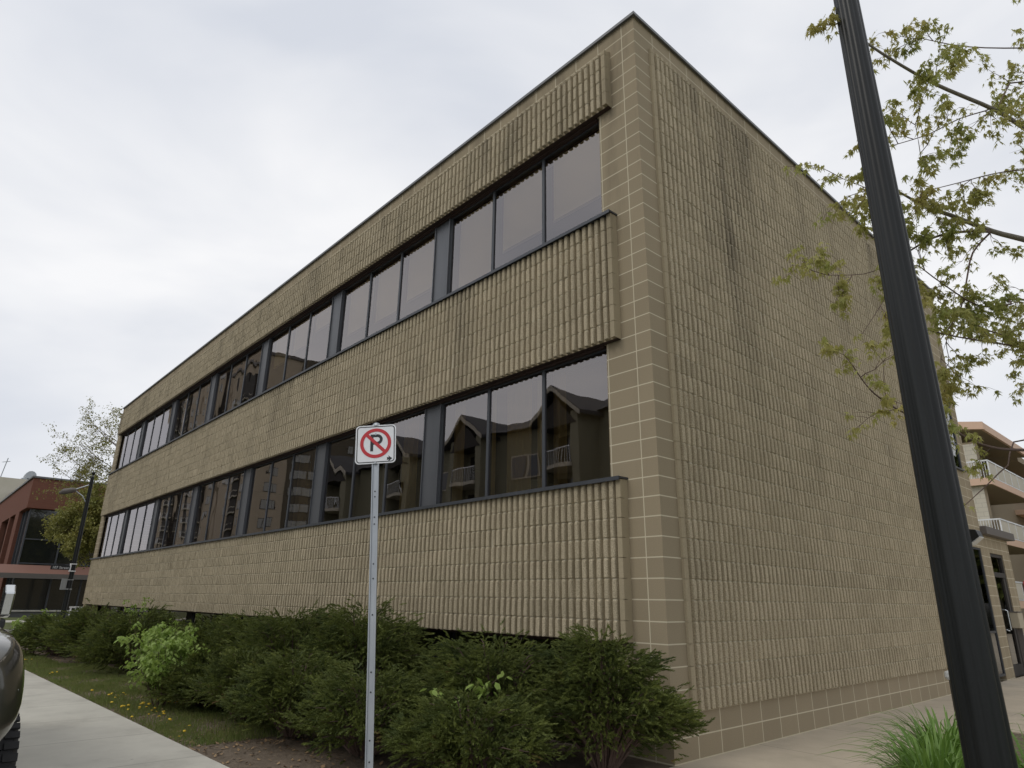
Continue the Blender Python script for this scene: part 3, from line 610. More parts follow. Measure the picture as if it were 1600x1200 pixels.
# ------------------------------------------------------------------ peach balcony condo behind
t = thing('balcony_condo', (-3.3, 30, 0), 'peach and white brick condo with stacked balconies behind the entrance', 'building')
q = MB(); q.box(-14, -.42, .0, .5, 0, 8.6); q.box(-14, -1.9, .5, 22, 0, 8.9); q.build('wall', 'tan', t)
q = MB(); q.box(-2.4, -.42, -.06, -.001, 0, 8.5); q.build('brick_pier', 'whitebrick', t)
for k, z in enumerate((1.35, 3.98, 6.58)):
    q = MB(); q.box(-1.9, -.06, -.24, 7.6, z, z+.26); so2 = q.build('balcony_slab', 'tan', t)
    q = MB(); q.box(-.058, 0, -.3, 7.6, z-.02, z+.28); q.box(-1.9, -.06, -.3, -.242, z-.02, z+.28); q.build('fascia', 'peach', so2); q = MB(); q.box(-1.9, -.4, 13, 20, z, z+.28); q.build('balcony_slab', 'peach', t)
    q = MB(); q.box(-.05, .0, -.28, 7.6, z+1.02, z+1.08); q.box(-.9, .0, -.3, -.25, z+1.02, z+1.08); q.box(-.04, -.01, -.28, 7.6, z+.3, z+.34)
    for i in range(8): q.box(-.05-.1*i, -.03-.1*i, -.29, -.27, z+.28, z+1.02)
    for i in range(7): q.box(-.04, .0, -.28+i*1.3, -.24+i*1.3, z+.28, z+1.02)
    ro = q.build('balcony_rail', 'white', t)
    q = MB(); q.box(-.034, -.02, -.2, 7.6, z+.36, z+1.0); q.build('rail_panel', 'beige', ro)
    q = MB(); q.box(-1.89, -1.85, 1.2, 3.0, z+.28, z+2.3); q.box(-1.89, -1.85, 4.4, 6.0, z+.9, z+2.2); q.build('window', 'darkglass', t)
q = MB(); q.prism([(-14, 8.9), (-7, 10.2), (.15, 9.0), (.15, 9.35), (-7, 10.6), (-14.2, 9.2)], 'y', -.5, -.3); q.build('roof_trim', 'peach', t); q = MB(); q.box(.05, .16, -.298, 8.2, 8.98, 9.32); q.build('roof_trim', 'peach', t); q = MB(); q.prism([(-14, 8.9), (-7, 10.2), (.05, 9.0), (.05, 9.3), (-7, 10.55), (-14.2, 9.2)], 'y', -.298, 8.2); q.prism([(-14, 8.9), (-7, 10.2), (-.4, 8.9), (-.4, 9.25), (-7, 10.6), (-14.2, 9.2)], 'y', 8.3, 22); q.build('roof', 'tan', t)
# towel on a balcony rail
tag(MB().box(-3.26, -3.24, 31.2, 31.7, 1.75, 2.46).build('towel', 'red'), 'red cloth hanging over the lowest condo balcony rail', 'towel')
# ------------------------------------------------------------------ buildings across the street, seen in the windows
def gable_condo():
    t = thing('gabled_condo', (0, -23.9, -.3), 'olive condo with gabled balcony bays across the street, mirrored in the lower windows', 'building')
    q = MB(); q.box(-60, -8, -14, -1.6, 0, 13.2); q.build('wall', 'olive', t)
    q = MB(); q.prism([(-15, 13.2), (-1.0, 13.2), (-8, 16.4)], 'x', -61, -7); q.build('roof', 'shingle', t)
    for bx in (-55.3, -43.5, -34.3, -24.6, -14.5):
        q = MB(); q.box(bx-2.0, bx-1.4, -1.6, 0, 0, 13.1); q.box(bx+1.4, bx+2.0, -1.6, 0, 0, 13.1); q.box(bx-1.4, bx+1.4, -1.6, -1.5, 0, 12.6); bo = q.build('bay', 'bay', t)
        q = MB(); q.prism([(bx-1.9, 12.3), (bx+1.9, 12.3), (bx, 14.3)], 'y', -1.6, .05); q.build('gable', 'browncl', t)
        q = MB(); q.prism([(bx-2.5, 12.75), (bx, 14.7), (bx+2.5, 12.75), (bx+2.5, 13.0), (bx, 14.98), (bx-2.5, 13.0)], 'y', -7, .35); q.build('gable_roof', 'shingle', t)
        q = MB(); q.prism([(bx-2.5, 12.65), (bx, 14.6), (bx+2.5, 12.65), (bx+2.5, 12.95), (bx, 14.92), (bx-2.5, 12.95)], 'y', .352, .42); q.build('gable_trim', 'cream', t)
        for z in (1.2, 4.0, 6.8, 9.6):
            q = MB(); q.box(bx-1.4, bx+1.4, -1.49, .15, z, z+.25); q.build('balcony_floor', 'cream', t)
            q = MB(); q.box(bx-1.4, bx+1.4, .05, .1, z+1.2, z+1.27)
            for i in range(15): q.box(bx-1.39+i*.197, bx-1.37+i*.197, .06, .09, z+.25, z+1.2)
            q.build('balcony_rail', 'white', t)
            q = MB(); q.box(bx-1.0, bx+.9, -1.498, -1.45, z+.26, z+2.4); q.build('balcony_door', 'darkglass', t)
    for i, x in enumerate((-49.5, -39, -29.5, -19.5)):
        for z in (1.4, 4.2, 7.0, 9.8):
            q = MB(); q.box(x-1.0, x+1.0, -1.598, -1.5, z, z+1.6); w_ = q.build('window', 'cream', t); q = MB(); q.box(x-.9, x-.05, -1.499, -1.48, z+.1, z+1.5); q.box(x+.05, x+.9, -1.499, -1.48, z+.1, z+1.5); q.build('pane', 'darkglass', w_)
gable_condo()
def tower(x, y, H_, lab, dark):
    t = thing('apartment_tower', (x, y, -.4), lab, 'tower', 'towers across the street')
    q = MB(); q.box(-18, 0, -5.5, 0, 0, H_); q.build('wall', 'towerbeige', t)
    q = MB(); q.box(-16, -.8, -24, -5.52, 0, H_-1.2); q.build('side_wing', 'wing' if dark else 'towerbeige', t)
    q = MB(); q.box(-11, -6, .02, .6, 0, H_-2.0); q.build('balcony_stack', 'browncl', t)
    q = MB(); q.box(-18.3, .3, -5.8, .3, H_, H_+.5); q.build('roof_edge', 'fascia', t)
    w0 = MB().box(-.05, .0, -.9, .9, 0, 1.5).build('window', 'browncl', t); p0 = MB().add([(.01, a+.06, .08) for a in (0,)]+[], []) if 0 else None
    pn = MB(); pn.box(.001, .03, -.82, -.05, .08, 1.42); pn.box(.001, .03, .05, .82, .08, 1.42); pn = pn.build('pane', 'winlight', w0)
    first = True; rows = int(H_/2.8)-1
    for r in range(rows):
        for (px_, py_, rz) in ((.06, -2.7, 0), (-.74, -8, 0), (-.74, -12, 0), (-.74, -16, 0), (-.74, -20, 0), (-3, .06, 90), (-14, .06, 90)):
            if first: wo, po = w0, pn; first = False
            else:
                wo = w0.copy(); COL.objects.link(wo); wo.parent = t; po = pn.copy(); COL.objects.link(po); po.parent = wo
            wo.location = (px_, py_, 1.2+r*2.8); wo.rotation_euler = (0, 0, R(rz))
    for r in range(rows):
        q = MB(); q.box(-11.2, -5.8, .602, 1.1, .9+r*2.8, 1.1+r*2.8); q.box(-11.2, -5.8, 1.05, 1.1, 1.85+r*2.8, 1.95+r*2.8); q.build('balcony_floor', 'cream', t)
tower(-103, -34.5, 41.5, 'beige tower with dark brown side wing, mirrored in the middle windows', True)
tower(-125, -35.5, 52, 'beige tower behind the first one, mirrored left of the middle windows', True)
tower(-149, -37, 60, 'farthest beige tower in the row, mirrored in the far windows', False)
# ------------------------------------------------------------------ dark SUV at the left edge
def suv():
    t = thing('parked_suv', (-3.50, -5.765, gz(-3.5)-.15), 'dark charcoal truck-like SUV parked at the kerb, cut by the left edge', 'car')
    # local: front = +x, half length 2.55, half width 1.0
    def sec(x, w0, w1, w2, z0, z1, z2, z3, w3):   # rocker, belt, shoulder, top
        half = [(w0*.0, z0), (w0*.85, z0), (w0, z0+.10), (w1, z1), (w1*.995, (z1+z2)/2), (w2, z2), (w2*.93, z2+.05), (w3, z3), (0, z3+.015)]
        pts = half + [(-a, b) for a, b in half[::-1][1:-1]]
        return [(x, a, b) for a, b in pts]
    S_ = [sec(2.60, .38, .70, .66, .50, .72, .98, 1.02, .55), sec(2.52, .56, .93, .86, .40, .74, 1.12, 1.18, .8), sec(2.30, .72, 1.0, .96, .36, .80, 1.22, 1.30, .9),
          sec(1.7, .93, 1.01, .97, .36, .80, 1.24, 1.35, .85), sec(1.0, .94, 1.01, .97, .36, .80, 1.26, 1.38, .85), sec(.2, .94, 1.01, .98, .36, .80, 1.26, 1.36, .9), sec(-1.6, .94, 1.01, .98, .36, .80, 1.26, 1.34, .9),
          sec(-2.4, .92, .99, .95, .40, .80, 1.24, 1.32, .88), sec(-2.58, .75, .85, .80, .50, .80, 1.18, 1.24, .7)]
    n = len(S_[0]); V = [p for s in S_ for p in s]; F = [(i*n+k, (i+1)*n+k, (i+1)*n+(k+1) % n, i*n+(k+1) % n) for i in range(len(S_)-1) for k in range(n)]
    F += [tuple(range(n)), tuple(range((len(S_)-1)*n, len(S_)*n))[::-1]]
    b = MB().add(V, F).build('body', 'car', t, smooth=True); s = b.modifiers.new('s', 'SUBSURF'); s.levels = s.render_levels = 2
    g = MB(); C1 = [(.95, .86, 1.33), (.35, .74, 1.88), (-2.0, .74, 1.90), (-2.4, .84, 1.30)]
    V = [(x, sgn*y, z) for x, y, z in C1 for sgn in (1, -1)]
    g.add(V, [(0, 1, 3, 2), (2, 3, 5, 4), (4, 5, 7, 6), (0, 2, 4, 6), (1, 7, 5, 3)]); g.build('window', 'darkglass', t)
    r = MB(); r.box(-2.02, .33, -.76, .76, 1.885, 1.96)
    for sgn in (1, -1):
        r.tube([(.98, sgn*.88, 1.33), (.35, sgn*.755, 1.92)], .045, 8); r.tube([(-.7, sgn*.89, 1.3), (-.7, sgn*.76, 1.92)], .05, 8); r.tube([(-2.42, sgn*.86, 1.28), (-2.02, sgn*.76, 1.93)], .07, 8)
    r.build('roof', 'car', t, bevel=.02)
    q = MB()
    for x0, x1, w_ in ((2.50, 2.66, .62), ): q.box(x0, x1, -w_, w_, .42, .66)
    q.build('bumper', 'plastic', t, bevel=.03)
    q = MB(); q.box(2.585, 2.63, -.5, .5, .72, 1.0); q.build('grille', 'plastic', t, bevel=.01)
    for sgn in (1, -1):
        q = MB(); q.prism([(2.60, sgn*.52), (2.60, sgn*.72), (2.42, sgn*.93), (2.40, sgn*.85), (2.5, sgn*.52)], 'z', .84, 1.02); q.build('headlight', 'lampglass', t)
        q = MB(); q.tube([(.45, sgn*.85, 1.35), (.45, sgn*.92, 1.36)], .03, 8); q.prism([(.40, 1.35), (.52, 1.37), (.54, 1.55), (.46, 1.61), (.38, 1.59)], 'y', sgn*.945, sgn*1.02); m_ = q.build('mirror', 'chrome', t, bevel=.02)
        q = MB(); q.box(.40, .52, sgn*.90, sgn*1.0, 1.27, 1.348); q.build('mirror_base', 'plastic', m_, bevel=.02)
        q = MB(); q.tube([(-1.6+.50*math.cos(a), sgn*1.0, .38+.50*math.sin(a)) for a in [R(10+i*20) for i in range(9)]], .05, 6); q.build('wheel_arch', 'plastic', t)
    q = MB(); q.box(.95, 1.15, -.8, .8, 1.375, 1.395); q.build('cowl', 'plastic', t)
    def wheel():
        q = MB(); n = 40; ro, ri, w_ = .40, .24, .13
        pr = [(ri, -w_), (ro-.05, -w_-.01), (ro-.005, -w_+.02), (ro, -w_+.04), (ro, w_-.04), (ro-.005, w_-.02), (ro-.05, w_+.01), (ri, w_)]
        V = [(r_*math.cos(2*math.pi*k/n), y, r_*math.sin(2*math.pi*k/n)) for k in range(n) for r_, y in pr]; m_ = len(pr)
        q.add(V, [(k*m_+j, k*m_+j+1, ((k+1) % n)*m_+j+1, ((k+1) % n)*m_+j) for k in range(n) for j in range(m_-1)])
        for k in range(36):
            T = Matrix.Rotation(2*math.pi*k/36, 4, 'Y')
            for y0, y1 in ((-.135, -.06), (-.05, .05), (.06, .135)): q.box(-.022, .022, y0, y1, ro-.002, ro+.012, T=T)
        ty = q.build('tyre', 'rubber'); q = MB(); q.tube([(0, -.09, 0), (0, .09, 0)], .235, 24)
        for k in range(5):
            T = Matrix.Rotation(2*math.pi*k/5, 4, 'Y'); q.box(-.035, .035, .09, .12, .02, .23, T=T); q.box(-.035, .035, -.12, -.09, .02, .23, T=T)
        return ty, q.build('rim', 'galv')
    ty, ri = wheel(); fst = True
    for x in (1.78, -1.6):
        for y in (.905, -.905):
            wh = MB().tube([(0, -.06, 0), (0, .06, 0)], .09, 10).build('wheel', 'plastic', t); wh.location = (x, y, .41)
            a, b2 = (ty, ri) if fst else (ty.copy(), ri.copy())
            if not fst: COL.objects.link(a); COL.objects.link(b2)
            fst = False; a.parent = wh; b2.parent = wh
    return t
suv()
# ------------------------------------------------------------------ foliage
def sprig_template(n, L_, w0, seed):
    r = np.random.default_rng(seed); V = []; F = []
    for i in range(n):
        t = .08+.92*(i/n); side = r.uniform(0, 2*np.pi); ln = L_*(.34*(1-t*.55)); d = np.array([np.cos(side)*.55, 1.0, np.sin(side)*.55*.7]); d /= np.linalg.norm(d)
        p = np.array([0, t*L_*.85, 0]); wv = np.cross(d, r.normal(size=3)); wv /= np.linalg.norm(wv)
        a = len(V); V += [p-wv*w0, p+wv*w0, p+d*ln*.6+wv*w0*.9, p+d*ln]; F += [(a, a+1, a+2, a+3)]
    return np.array(V), np.array(F)
SPR = [sprig_template(18, .13, .0040, s) for s in range(3)]
def juniper(x, y, rx, ry, h, n, label, sc_=1.0, seed=0):
    r = np.random.default_rng(seed); t = thing('juniper_shrub', (x, y, gz(x)), label, 'shrub', 'junipers along the building')
    # arching boughs
    nb = 80; stems = MB(); PP = []; DD = []
    for i in range(nb):
        az = r.uniform(0, 2*np.pi); rad = np.sqrt(r.uniform(0.02, 1)); ex, ey = np.cos(az)*rx*rad, np.sin(az)*ry*rad
        top_ = h*(1-.62*rad**2.2)*r.uniform(.72, 1.08); b0_ = np.array([ex*.15, ey*.15, .02]); mid = np.array([ex*.5, ey*.5, top_*1.02]); en = np.array([ex*1.02, ey*1.02, top_])
        pts = [(1-s)**2*b0_+2*s*(1-s)*mid+s*s*en for s in np.linspace(0, 1, 6)]; stems.tube(pts, [.014, .012, .010, .008, .005, .002], 5, cap=False)
        out_ = en-mid; out_ /= np.linalg.norm(out_); m_ = n//nb
        s = r.uniform(.18, 1, m_)**.6; q = ((1-s)**2)[:, None]*b0_+(2*s*(1-s))[:, None]*mid+(s*s)[:, None]*en
        spread = .30*(1-s*.55)*min(1, h)*min(rx, ry)**.5
        off = r.normal(0, 1, (m_, 3))*spread[:, None]*np.array([.62, .62, .42]); q = q+off; q[:, 2] = np.maximum(q[:, 2], .04)
        dd = out_[None]*.9+off/(spread[:, None]+.05)*.55+r.normal(0, .42, (m_, 3))+np.array([math.cos(az)*.35, math.sin(az)*.35, .22]); PP.append(q); DD.append(dd)
    P = np.vstack(PP); D = np.vstack(DD); k = len(P); idx = r.integers(0, 3, k); Vs = []; Fs = []; o = 0
    A = frames(D, r.uniform(0, 6.28, k)); S_ = r.uniform(.6, 1.25, k)*sc_
    for j in range(3):
        mk = idx == j; V, F = scatter(SPR[j][0], SPR[j][1], P[mk], A[mk], S_[mk]); Vs.append(V); Fs.append(F+o); o += len(V)
    np_build('foliage', np.vstack(Vs), np.vstack(Fs), 'juniper', t)
    stems.build('branch', 'twig', t)
J = [(-.30, -.62, .85, .50, 1.05, 5200, 'dark juniper reaching past the corner of the building'), (-1.35, -1.0, .95, .75, 1.02, 6000, 'juniper just left of the corner juniper, in front of the ribbed panel'),
     (-.75, -1.75, .8, .6, .62, 3600, 'low juniper in front of the corner junipers at the bottom of the picture'), (-2.05, -1.95, .95, .65, .72, 4200, 'low juniper right of the sign post base'),
     (-3.95, -.95, 1.15, .85, 1.28, 6500, 'tallest juniper behind the sign post'), (-3.35, -2.05, 1.0, .6, .80, 4600, 'juniper around the foot of the sign post'), (-5.5, -1.1, 1.2, 1.0, 1.18, 6500, 'broad juniper left of the sign post against the wall'),
     (-4.75, -2.05, .95, .55, .75, 4000, 'low juniper beside the lawn left of the sign post'), (-7.3, -1.0, 1.2, .95, 1.08, 5000, 'juniper behind the pale green sapling'), (-9.5, -.95, 1.3, .85, 1.02, 4200, 'juniper beyond the sapling near the middle of the wall'),
     (-6.2, -2.05, .95, .6, .66, 4200, 'juniper at the left end of the front group, beside the lawn'), (-12.2, -1.45, 1.6, 1.05, 1.12, 4600, 'wide juniper at the left end of the lawn'), (-15.2, -1.6, 1.7, 1.15, 1.12, 4200, 'juniper below the far lower windows'), (-18.3, -1.75, 1.7, 1.2, .98, 3600, 'smaller juniper near the far end of the wall'),
     (-20.9, -1.5, 1.4, 1.1, .72, 3000, 'lowest juniper near the far street corner')]
for i, (x, y, rx, ry, h, n, l) in enumerate(J):
    dist = math.hypot(x-3.9, y+5.5); juniper(x, y, rx, ry, h, n, l, sc_=1.0+max(0, dist-8)*.05, seed=i)
# leaves
def maple_leaf():
    pts = [(0, 0, 0)]
    prof_ = [(-70, .42), (-52, .22), (-38, .78), (-20, .34), (0, 1.0), (20, .34), (38, .78), (52, .22), (70, .42)]
    for a, r_ in prof_: pts.append((r_*math.sin(R(a)), .12+r_*math.cos(R(a)), -.28*r_*r_-.10*abs(math.sin(R(a)))))
    V = np.array(pts); F = np.array([(0, i+1, i+2) for i in range(8)]); return V, F
ML = maple_leaf()
OV = (np.array([(0, 0, 0), (.28, .35, .04), (.2, .75, 0), (0, 1, -.1), (-.2, .75, 0), (-.28, .35, .04)]), np.array([(0, 1, 5), (1, 2, 4), (1, 4, 5), (2, 3, 4)]))
class Tree:
    def __init__(s, seed): s.r = np.random.default_rng(seed); s.w = MB(); s.tw = MB(); s.LP = []; s.LD = []
    def limb(s, pts, r0, r1, thick=True):
        n = len(pts); (s.w if thick else s.tw).tube(pts, [r0+(r1-r0)*i/(n-1) for i in range(n)], 7 if thick else 5, cap=False)
    def twig(s, p, d, L_, rad, depth, leafy=1.0, droop=.1, nl=5, spread=.03):
        r = s.r; p = np.array(p, float); d = np.array(d, float); d /= np.linalg.norm(d); pts = [p]; k = 5
        for i in range(k):
            d = d+r.normal(0, .16, 3)+np.array([0, 0, -droop*.3]); d /= np.linalg.norm(d); p = p+d*L_/k; pts.append(p)
            if depth > 0 and r.uniform() < .75:
                sd_ = r.normal(0, 1, 3); sd_ -= sd_.dot(d)*d; sd_ /= np.linalg.norm(sd_); s.twig(p, d*.75+sd_*.8, L_*r.uniform(.35, .6), rad*.6, depth-1, leafy, droop, nl, spread)
            if r.uniform() < leafy*.55: s.leaves(p, nl, spread)
        s.tw.tube(pts, [rad*(1-.7*i/k) for i in range(k+1)], 5, cap=False)
        if r.uniform() < leafy: s.leaves(p, nl+2, spread)
    def leaves(s, p, n, spread):
        r = s.r
        for _ in range(n):
            s.LP.append(p+r.normal(0, spread, 3)*np.array([1, 1, .7])); a = r.uniform(0, 6.28); s.LD.append((math.cos(a), math.sin(a), -r.uniform(.3, 1.3)))
    def build(s, t, bark, twm, leafm, tmpl, size, loc):
        loc = np.array(loc)
        for mb in (s.w, s.tw): mb.v = [tuple(np.array(v)-loc) for v in mb.v]
        if s.w.v: s.w.build('trunk', bark, t, smooth=True)
        if s.tw.v: s.tw.build('branch', twm, t, smooth=True)
        P = np.array(s.LP)-loc; D = np.array(s.LD); A = frames(D, s.r.normal(0, .5, len(P))); S_ = s.r.uniform(.6, 1.15, len(P))*size
        V, F = scatter(tmpl[0], tmpl[1], P, A, S_); np_build('crown', V, F, leafm, t)
def maple():
    T = Tree(11); root = Vector((5.3, 1.6, 0)); t = thing('maple_tree', root, 'young maple with fresh yellow-green leaves behind the black lamp post', 'tree')
    fork = Vector((5.15, 1.5, 2.1)); T.limb([root, root+Vector((-.03, 0, 1)), fork, Vector((4.95, 1.5, 3.6)), Vector((4.9, 1.6, 5.2)), Vector((4.85, 1.7, 7.5))], .13, .03)
    limbs = [ # (points px,py,depth), r0 at trunk side, r1, start on trunk
      ([(1700,262,6.2),(1600,200,5.9),(1555,172,5.7),(1480,140,5.3),(1430,115,5.1),(1352,66,4.8),(1300,20,4.6)], .026, .006, (4.95, 1.5, 3.9)),
      ([(1720,405,6.0),(1600,374,5.8),(1550,361,5.6),(1482,335,5.4),(1450,325,5.3),(1405,300,5.1)], .034, .008, (5.0, 1.5, 3.2)),
      ([(1548,362,5.6),(1520,361,5.4),(1480,365,5.2),(1450,375,5.1),(1420,393,5.0),(1385,415,4.9)], .014, .005, None, .2),
      ([(1547,364,5.6),(1520,395,5.5),(1510,440,5.4),(1500,485,5.3),(1470,530,5.2)], .009, .004, None),
      ([(1700,562,5.7),(1600,543,5.5),(1500,527,5.1),(1447,515,4.9)], .012, .004, (5.05, 1.5, 2.7)),
      ([(1620,470,5.7),(1580,475,5.5),(1530,478,5.3),(1475,445,5.1),(1435,415,5.0)], .011, .004, (5.02, 1.5, 2.9)),
      ([(1640,540,5.9),(1570,525,5.6),(1520,505,5.4),(1465,470,5.2)], .010, .004, (5.02, 1.5, 2.8)),
      ([(1720,700,5.5),(1600,703,5.2),(1550,699,5.0),(1512,685,4.9),(1477,666,4.8),(1417,647,4.6),(1375,622,4.5),(1352,600,4.5),(1332,570,4.4)], .015, .003, (5.1, 1.5, 2.3), .2),
      ([(1640,680,5.4),(1575,727,5.2),(1540,760,5.1),(1505,792,5.0)], .008, .003, (5.1, 1.5, 2.3), .12),
      ([(1620,125,6.0),(1560,165,5.8),(1500,185,5.5),(1450,210,5.3),(1385,230,5.1)], .008, .003, (4.95, 1.5, 4.6)),
      ([(1680,262,5.8),(1600,265,5.6),(1550,272,5.4),(1500,285,5.2),(1440,300,5.0)], .008, .003, (4.95, 1.5, 3.8)),
      ([(1700,70,6.2),(1600,75,6.0),(1510,73,5.6),(1440,60,5.3)], .010, .003, (4.95, 1.6, 4.9)),
      ([(1720,10,6.2),(1620,0,6.0),(1500,-30,5.6)], .014, .004, (4.9, 1.6, 5.4)),
      ([(1405,300,5.1),(1370,300,5.0),(1340,288,4.9),(1308,276,4.8)], .005, .002, None, .22),
      ([(1385,415,4.9),(1350,428,4.8),(1295,430,4.7)], .004, .002, None, .2),
      ([(1420,393,5.0),(1392,450,4.9),(1368,490,4.8),(1345,525,4.7)], .004, .002, None, .2),
      ([(1450,325,5.3),(1440,290,5.2),(1438,240,5.1),(1430,195,5.1)], .005, .002, None),
      ([(1700,640,6.6),(1640,610,6.8),(1600,560,6.9),(1590,500,7.0)], .012, .004, (5.1, 1.6, 2.6)),
      ([(1760,330,7.0),(1680,300,7.0),(1620,250,7.0),(1590,170,7.0)], .014, .004, (5.0, 1.6, 3.4)),
      ([(1500,485,5.3),(1470,560,5.2),(1480,600,5.2)], .004, .002, None),
    ]
    for row in limbs:
        pts, r0, r1, st = row[:4]; pr_ = row[4] if len(row) > 4 else .38
        P = [at(*p) for p in pts]
        if st is not None: P = [Vector(st)] + P
        # smooth polyline (catmull)
        Q = []
        for i in range(len(P)-1):
            a, b, c, d = P[max(i-1, 0)], P[i], P[i+1], P[min(i+2, len(P)-1)]
            for s in (0, .33, .66): Q.append(.5*((2*b)+(c-a)*s+(2*a-5*b+4*c-d)*s*s+(3*b-a-3*c+d)*s**3))
        Q.append(P[-1]); T.limb(Q, r0, r1, thick=r0 > .02)
        skip = 3 if st is not None else 1; n = len(Q)
        for i in range(skip, n):
            dv = np.array(Q[i]-Q[i-1]); dv /= np.linalg.norm(dv)
            for _ in range(2 if i < n-1 else 3):
                if T.r.uniform() < pr_:
                    sd_ = T.r.normal(0, 1, 3); sd_ -= sd_.dot(dv)*dv; sd_ /= np.linalg.norm(sd_)
                    T.twig(np.array(Q[i]), dv*.7+sd_*.75, T.r.uniform(.16, .40), .0035, 1, .75, .15, 4, .020)
        T.leaves(np.array(Q[-1]), 4, .03)
    # unseen side of the crown
    for i in range(16):
        a = T.r.uniform(-1.2, 1.9); z = T.r.uniform(2.4, 6.8); p0 = np.array([5.0, 1.5, z]); dv = np.array([math.cos(a), math.sin(a), .35]); L_ = T.r.uniform(1.0, 2.0)*(1 if z < 5.5 else .6)
        T.limb([p0, p0+dv*L_*.5+np.array([0, 0, .05]), p0+dv*L_], .016, .004, thick=False)
        for s in np.linspace(.3, 1, 6): T.twig(p0+dv*L_*s, dv+T.r.normal(0, .6, 3), .5, .004, 1, .9, .15, 4, .03)
    T.build(t, 'bark', 'twig', 'leaf', ML, .060, root)
maple()
def street_tree(x, y, h, r_, label, n, leafm='leaf2', size=.16, seed=3, z0f=.3, leafy=.9):
    T = Tree(seed); z0 = gz(x); root = np.array([x, y, z0]); t = thing('street_tree', tuple(root), label, 'tree', 'trees at the far corner')
    T.limb([root, root+[0, 0, h*.3], root+[r_*.06, 0, h*.6], root+[0, .05, h*.93]], .02*h, .03)
    for i in range(n):
        f = T.r.uniform(z0f, .95); a = T.r.uniform(0, 6.28); ln = r_*(1-abs(f-.6)*1.3)*T.r.uniform(.7, 1.1); p0 = root+np.array([0, 0, h*(f-.08)]); dv = np.array([math.cos(a), math.sin(a), .45])
        pts = [p0, p0+dv*ln*.5, p0+dv*ln*.98+np.array([0, 0, .1*ln])]; T.limb(pts, .03, .012, thick=False)
        for s in np.linspace(.3, 1, 6):
            T.twig(p0+dv*ln*s, dv*.5+T.r.normal(0, .7, 3), r_*.38, .010, 2, leafy, .05, 3, .12)
    T.build(t, 'bark', 'twig', leafm, OV, size, root)
street_tree(-44, 3.6, 13.6, 3.4, 'tall sparse budding tree rising behind the far end of the tan building', 30, 'leaf2', .12, 5, .45, .38)
street_tree(-41.5, 3.0, 7.4, 2.5, 'yellow-green tree in front of the red brick building', 26, 'leaf2', .15, 8, .55, .85)
# saplings among the junipers
def sapling(x, y, h, label, n=22, seed=1, size=.075):
    T = Tree(seed); root = np.array([x, y, gz(x)]); t = thing('sapling', tuple(root), label, 'sapling', 'saplings among the junipers')
    for i in range(n):
        a = T.r.uniform(0, 6.28); rr_ = T.r.uniform(.05, .55); zt = h*T.r.uniform(.6, 1); p1 = root+[math.cos(a)*rr_*.2, math.sin(a)*rr_*.2, 0]; p2 = root+[math.cos(a)*rr_*h, math.sin(a)*rr_*h, zt]
        T.limb([p1, (p1+p2)/2+[0, 0, .05], p2], .006, .002, thick=False)
        for s in np.linspace(.58, 1, 6):
            p = p1+(p2-p1)*s; T.twig(p, T.r.normal(0, 1, 3)+[0, 0, .5], .14, .002, 0, 1, .1, 3, .03)
    T.build(t, 'twig', 'twig', 'leaf3', OV, size, root)
sapling(-7.75, -2.15, .98, 'bright green sapling standing among the junipers left of the sign post', 44, 1)
sapling(-6.5, -2.45, .86, 'bright green sapling tight against the first one, nearer the sign post', 26, 2)
sapling(-15.4, -.8, 1.45, 'thin tall sapling in front of the far lower wall', 6, 3)
sapling(-18.9, -2.3, .9, 'bright green sapling among the far junipers', 16, 4, .09)
sapling(-21.5, -2.0, 1.05, 'small sapling near the white railing at the far corner', 7, 5, .09)
sapling(-.95, -1.72, .72, 'tiny green seedling poking through the corner junipers', 3, 6, .09)
# ------------------------------------------------------------------ grass, weeds, lilies
def blades(name, pts, h, w0, mt, lean=.35):
    n = len(pts); r = RNG; a = r.uniform(0, 6.28, n); hh = h*r.uniform(.5, 1.2, n); l = lean*hh*r.uniform(.2, 1.2, n); b = r.uniform(0, 6.28, n)
    P = np.array(pts); wx, wy = np.cos(a)*w0, np.sin(a)*w0; lx, ly = np.cos(b)*l, np.sin(b)*l
    V = np.stack([P-np.stack([wx, wy, 0*wx], 1), P+np.stack([wx, wy, 0*wx], 1), P+np.stack([wx*.7+lx*.4, wy*.7+ly*.4, hh*.6], 1), P+np.stack([lx, ly, hh], 1)], 1).reshape(-1, 3)
    F = np.arange(4*n).reshape(-1, 4); return np_build(name, V, F, mt)
pts = []
while len(pts) < 42000:
    x = -3.5-11.5*RNG.uniform()**1.1; y = RNG.uniform(-3.04, -1.55)
    if math.sin(x*3.1)*math.sin(y*5.3+x)+RNG.uniform(-.4, 1.3) < .05: continue
    pts.append((x, y, gz(x)-.012))
tag(blades('grass', pts, .055, .0028, 'blade'), 'short patchy lawn between the pavement and the junipers', 'grass', kind='stuff')
pts = [(x, y, gz(x)-.012) for x, y in zip(RNG.uniform(-26, -14.5, 9000), RNG.uniform(-3.04, -2.2, 9000))]
tag(blades('grass', pts, .07, .005, 'blade'), 'thin grass edging the pavement towards the far corner', 'grass', kind='stuff')
hd = MB(); hd.tube([(0, 0, 0), (.004, 0, .07)], .0025, 5, mi=1); hd.tube([(.004, 0, .068), (.004, 0, .078), (.004, 0, .09)], [.008, .024, .016], 10, mi=0)
h0 = None; k = 0
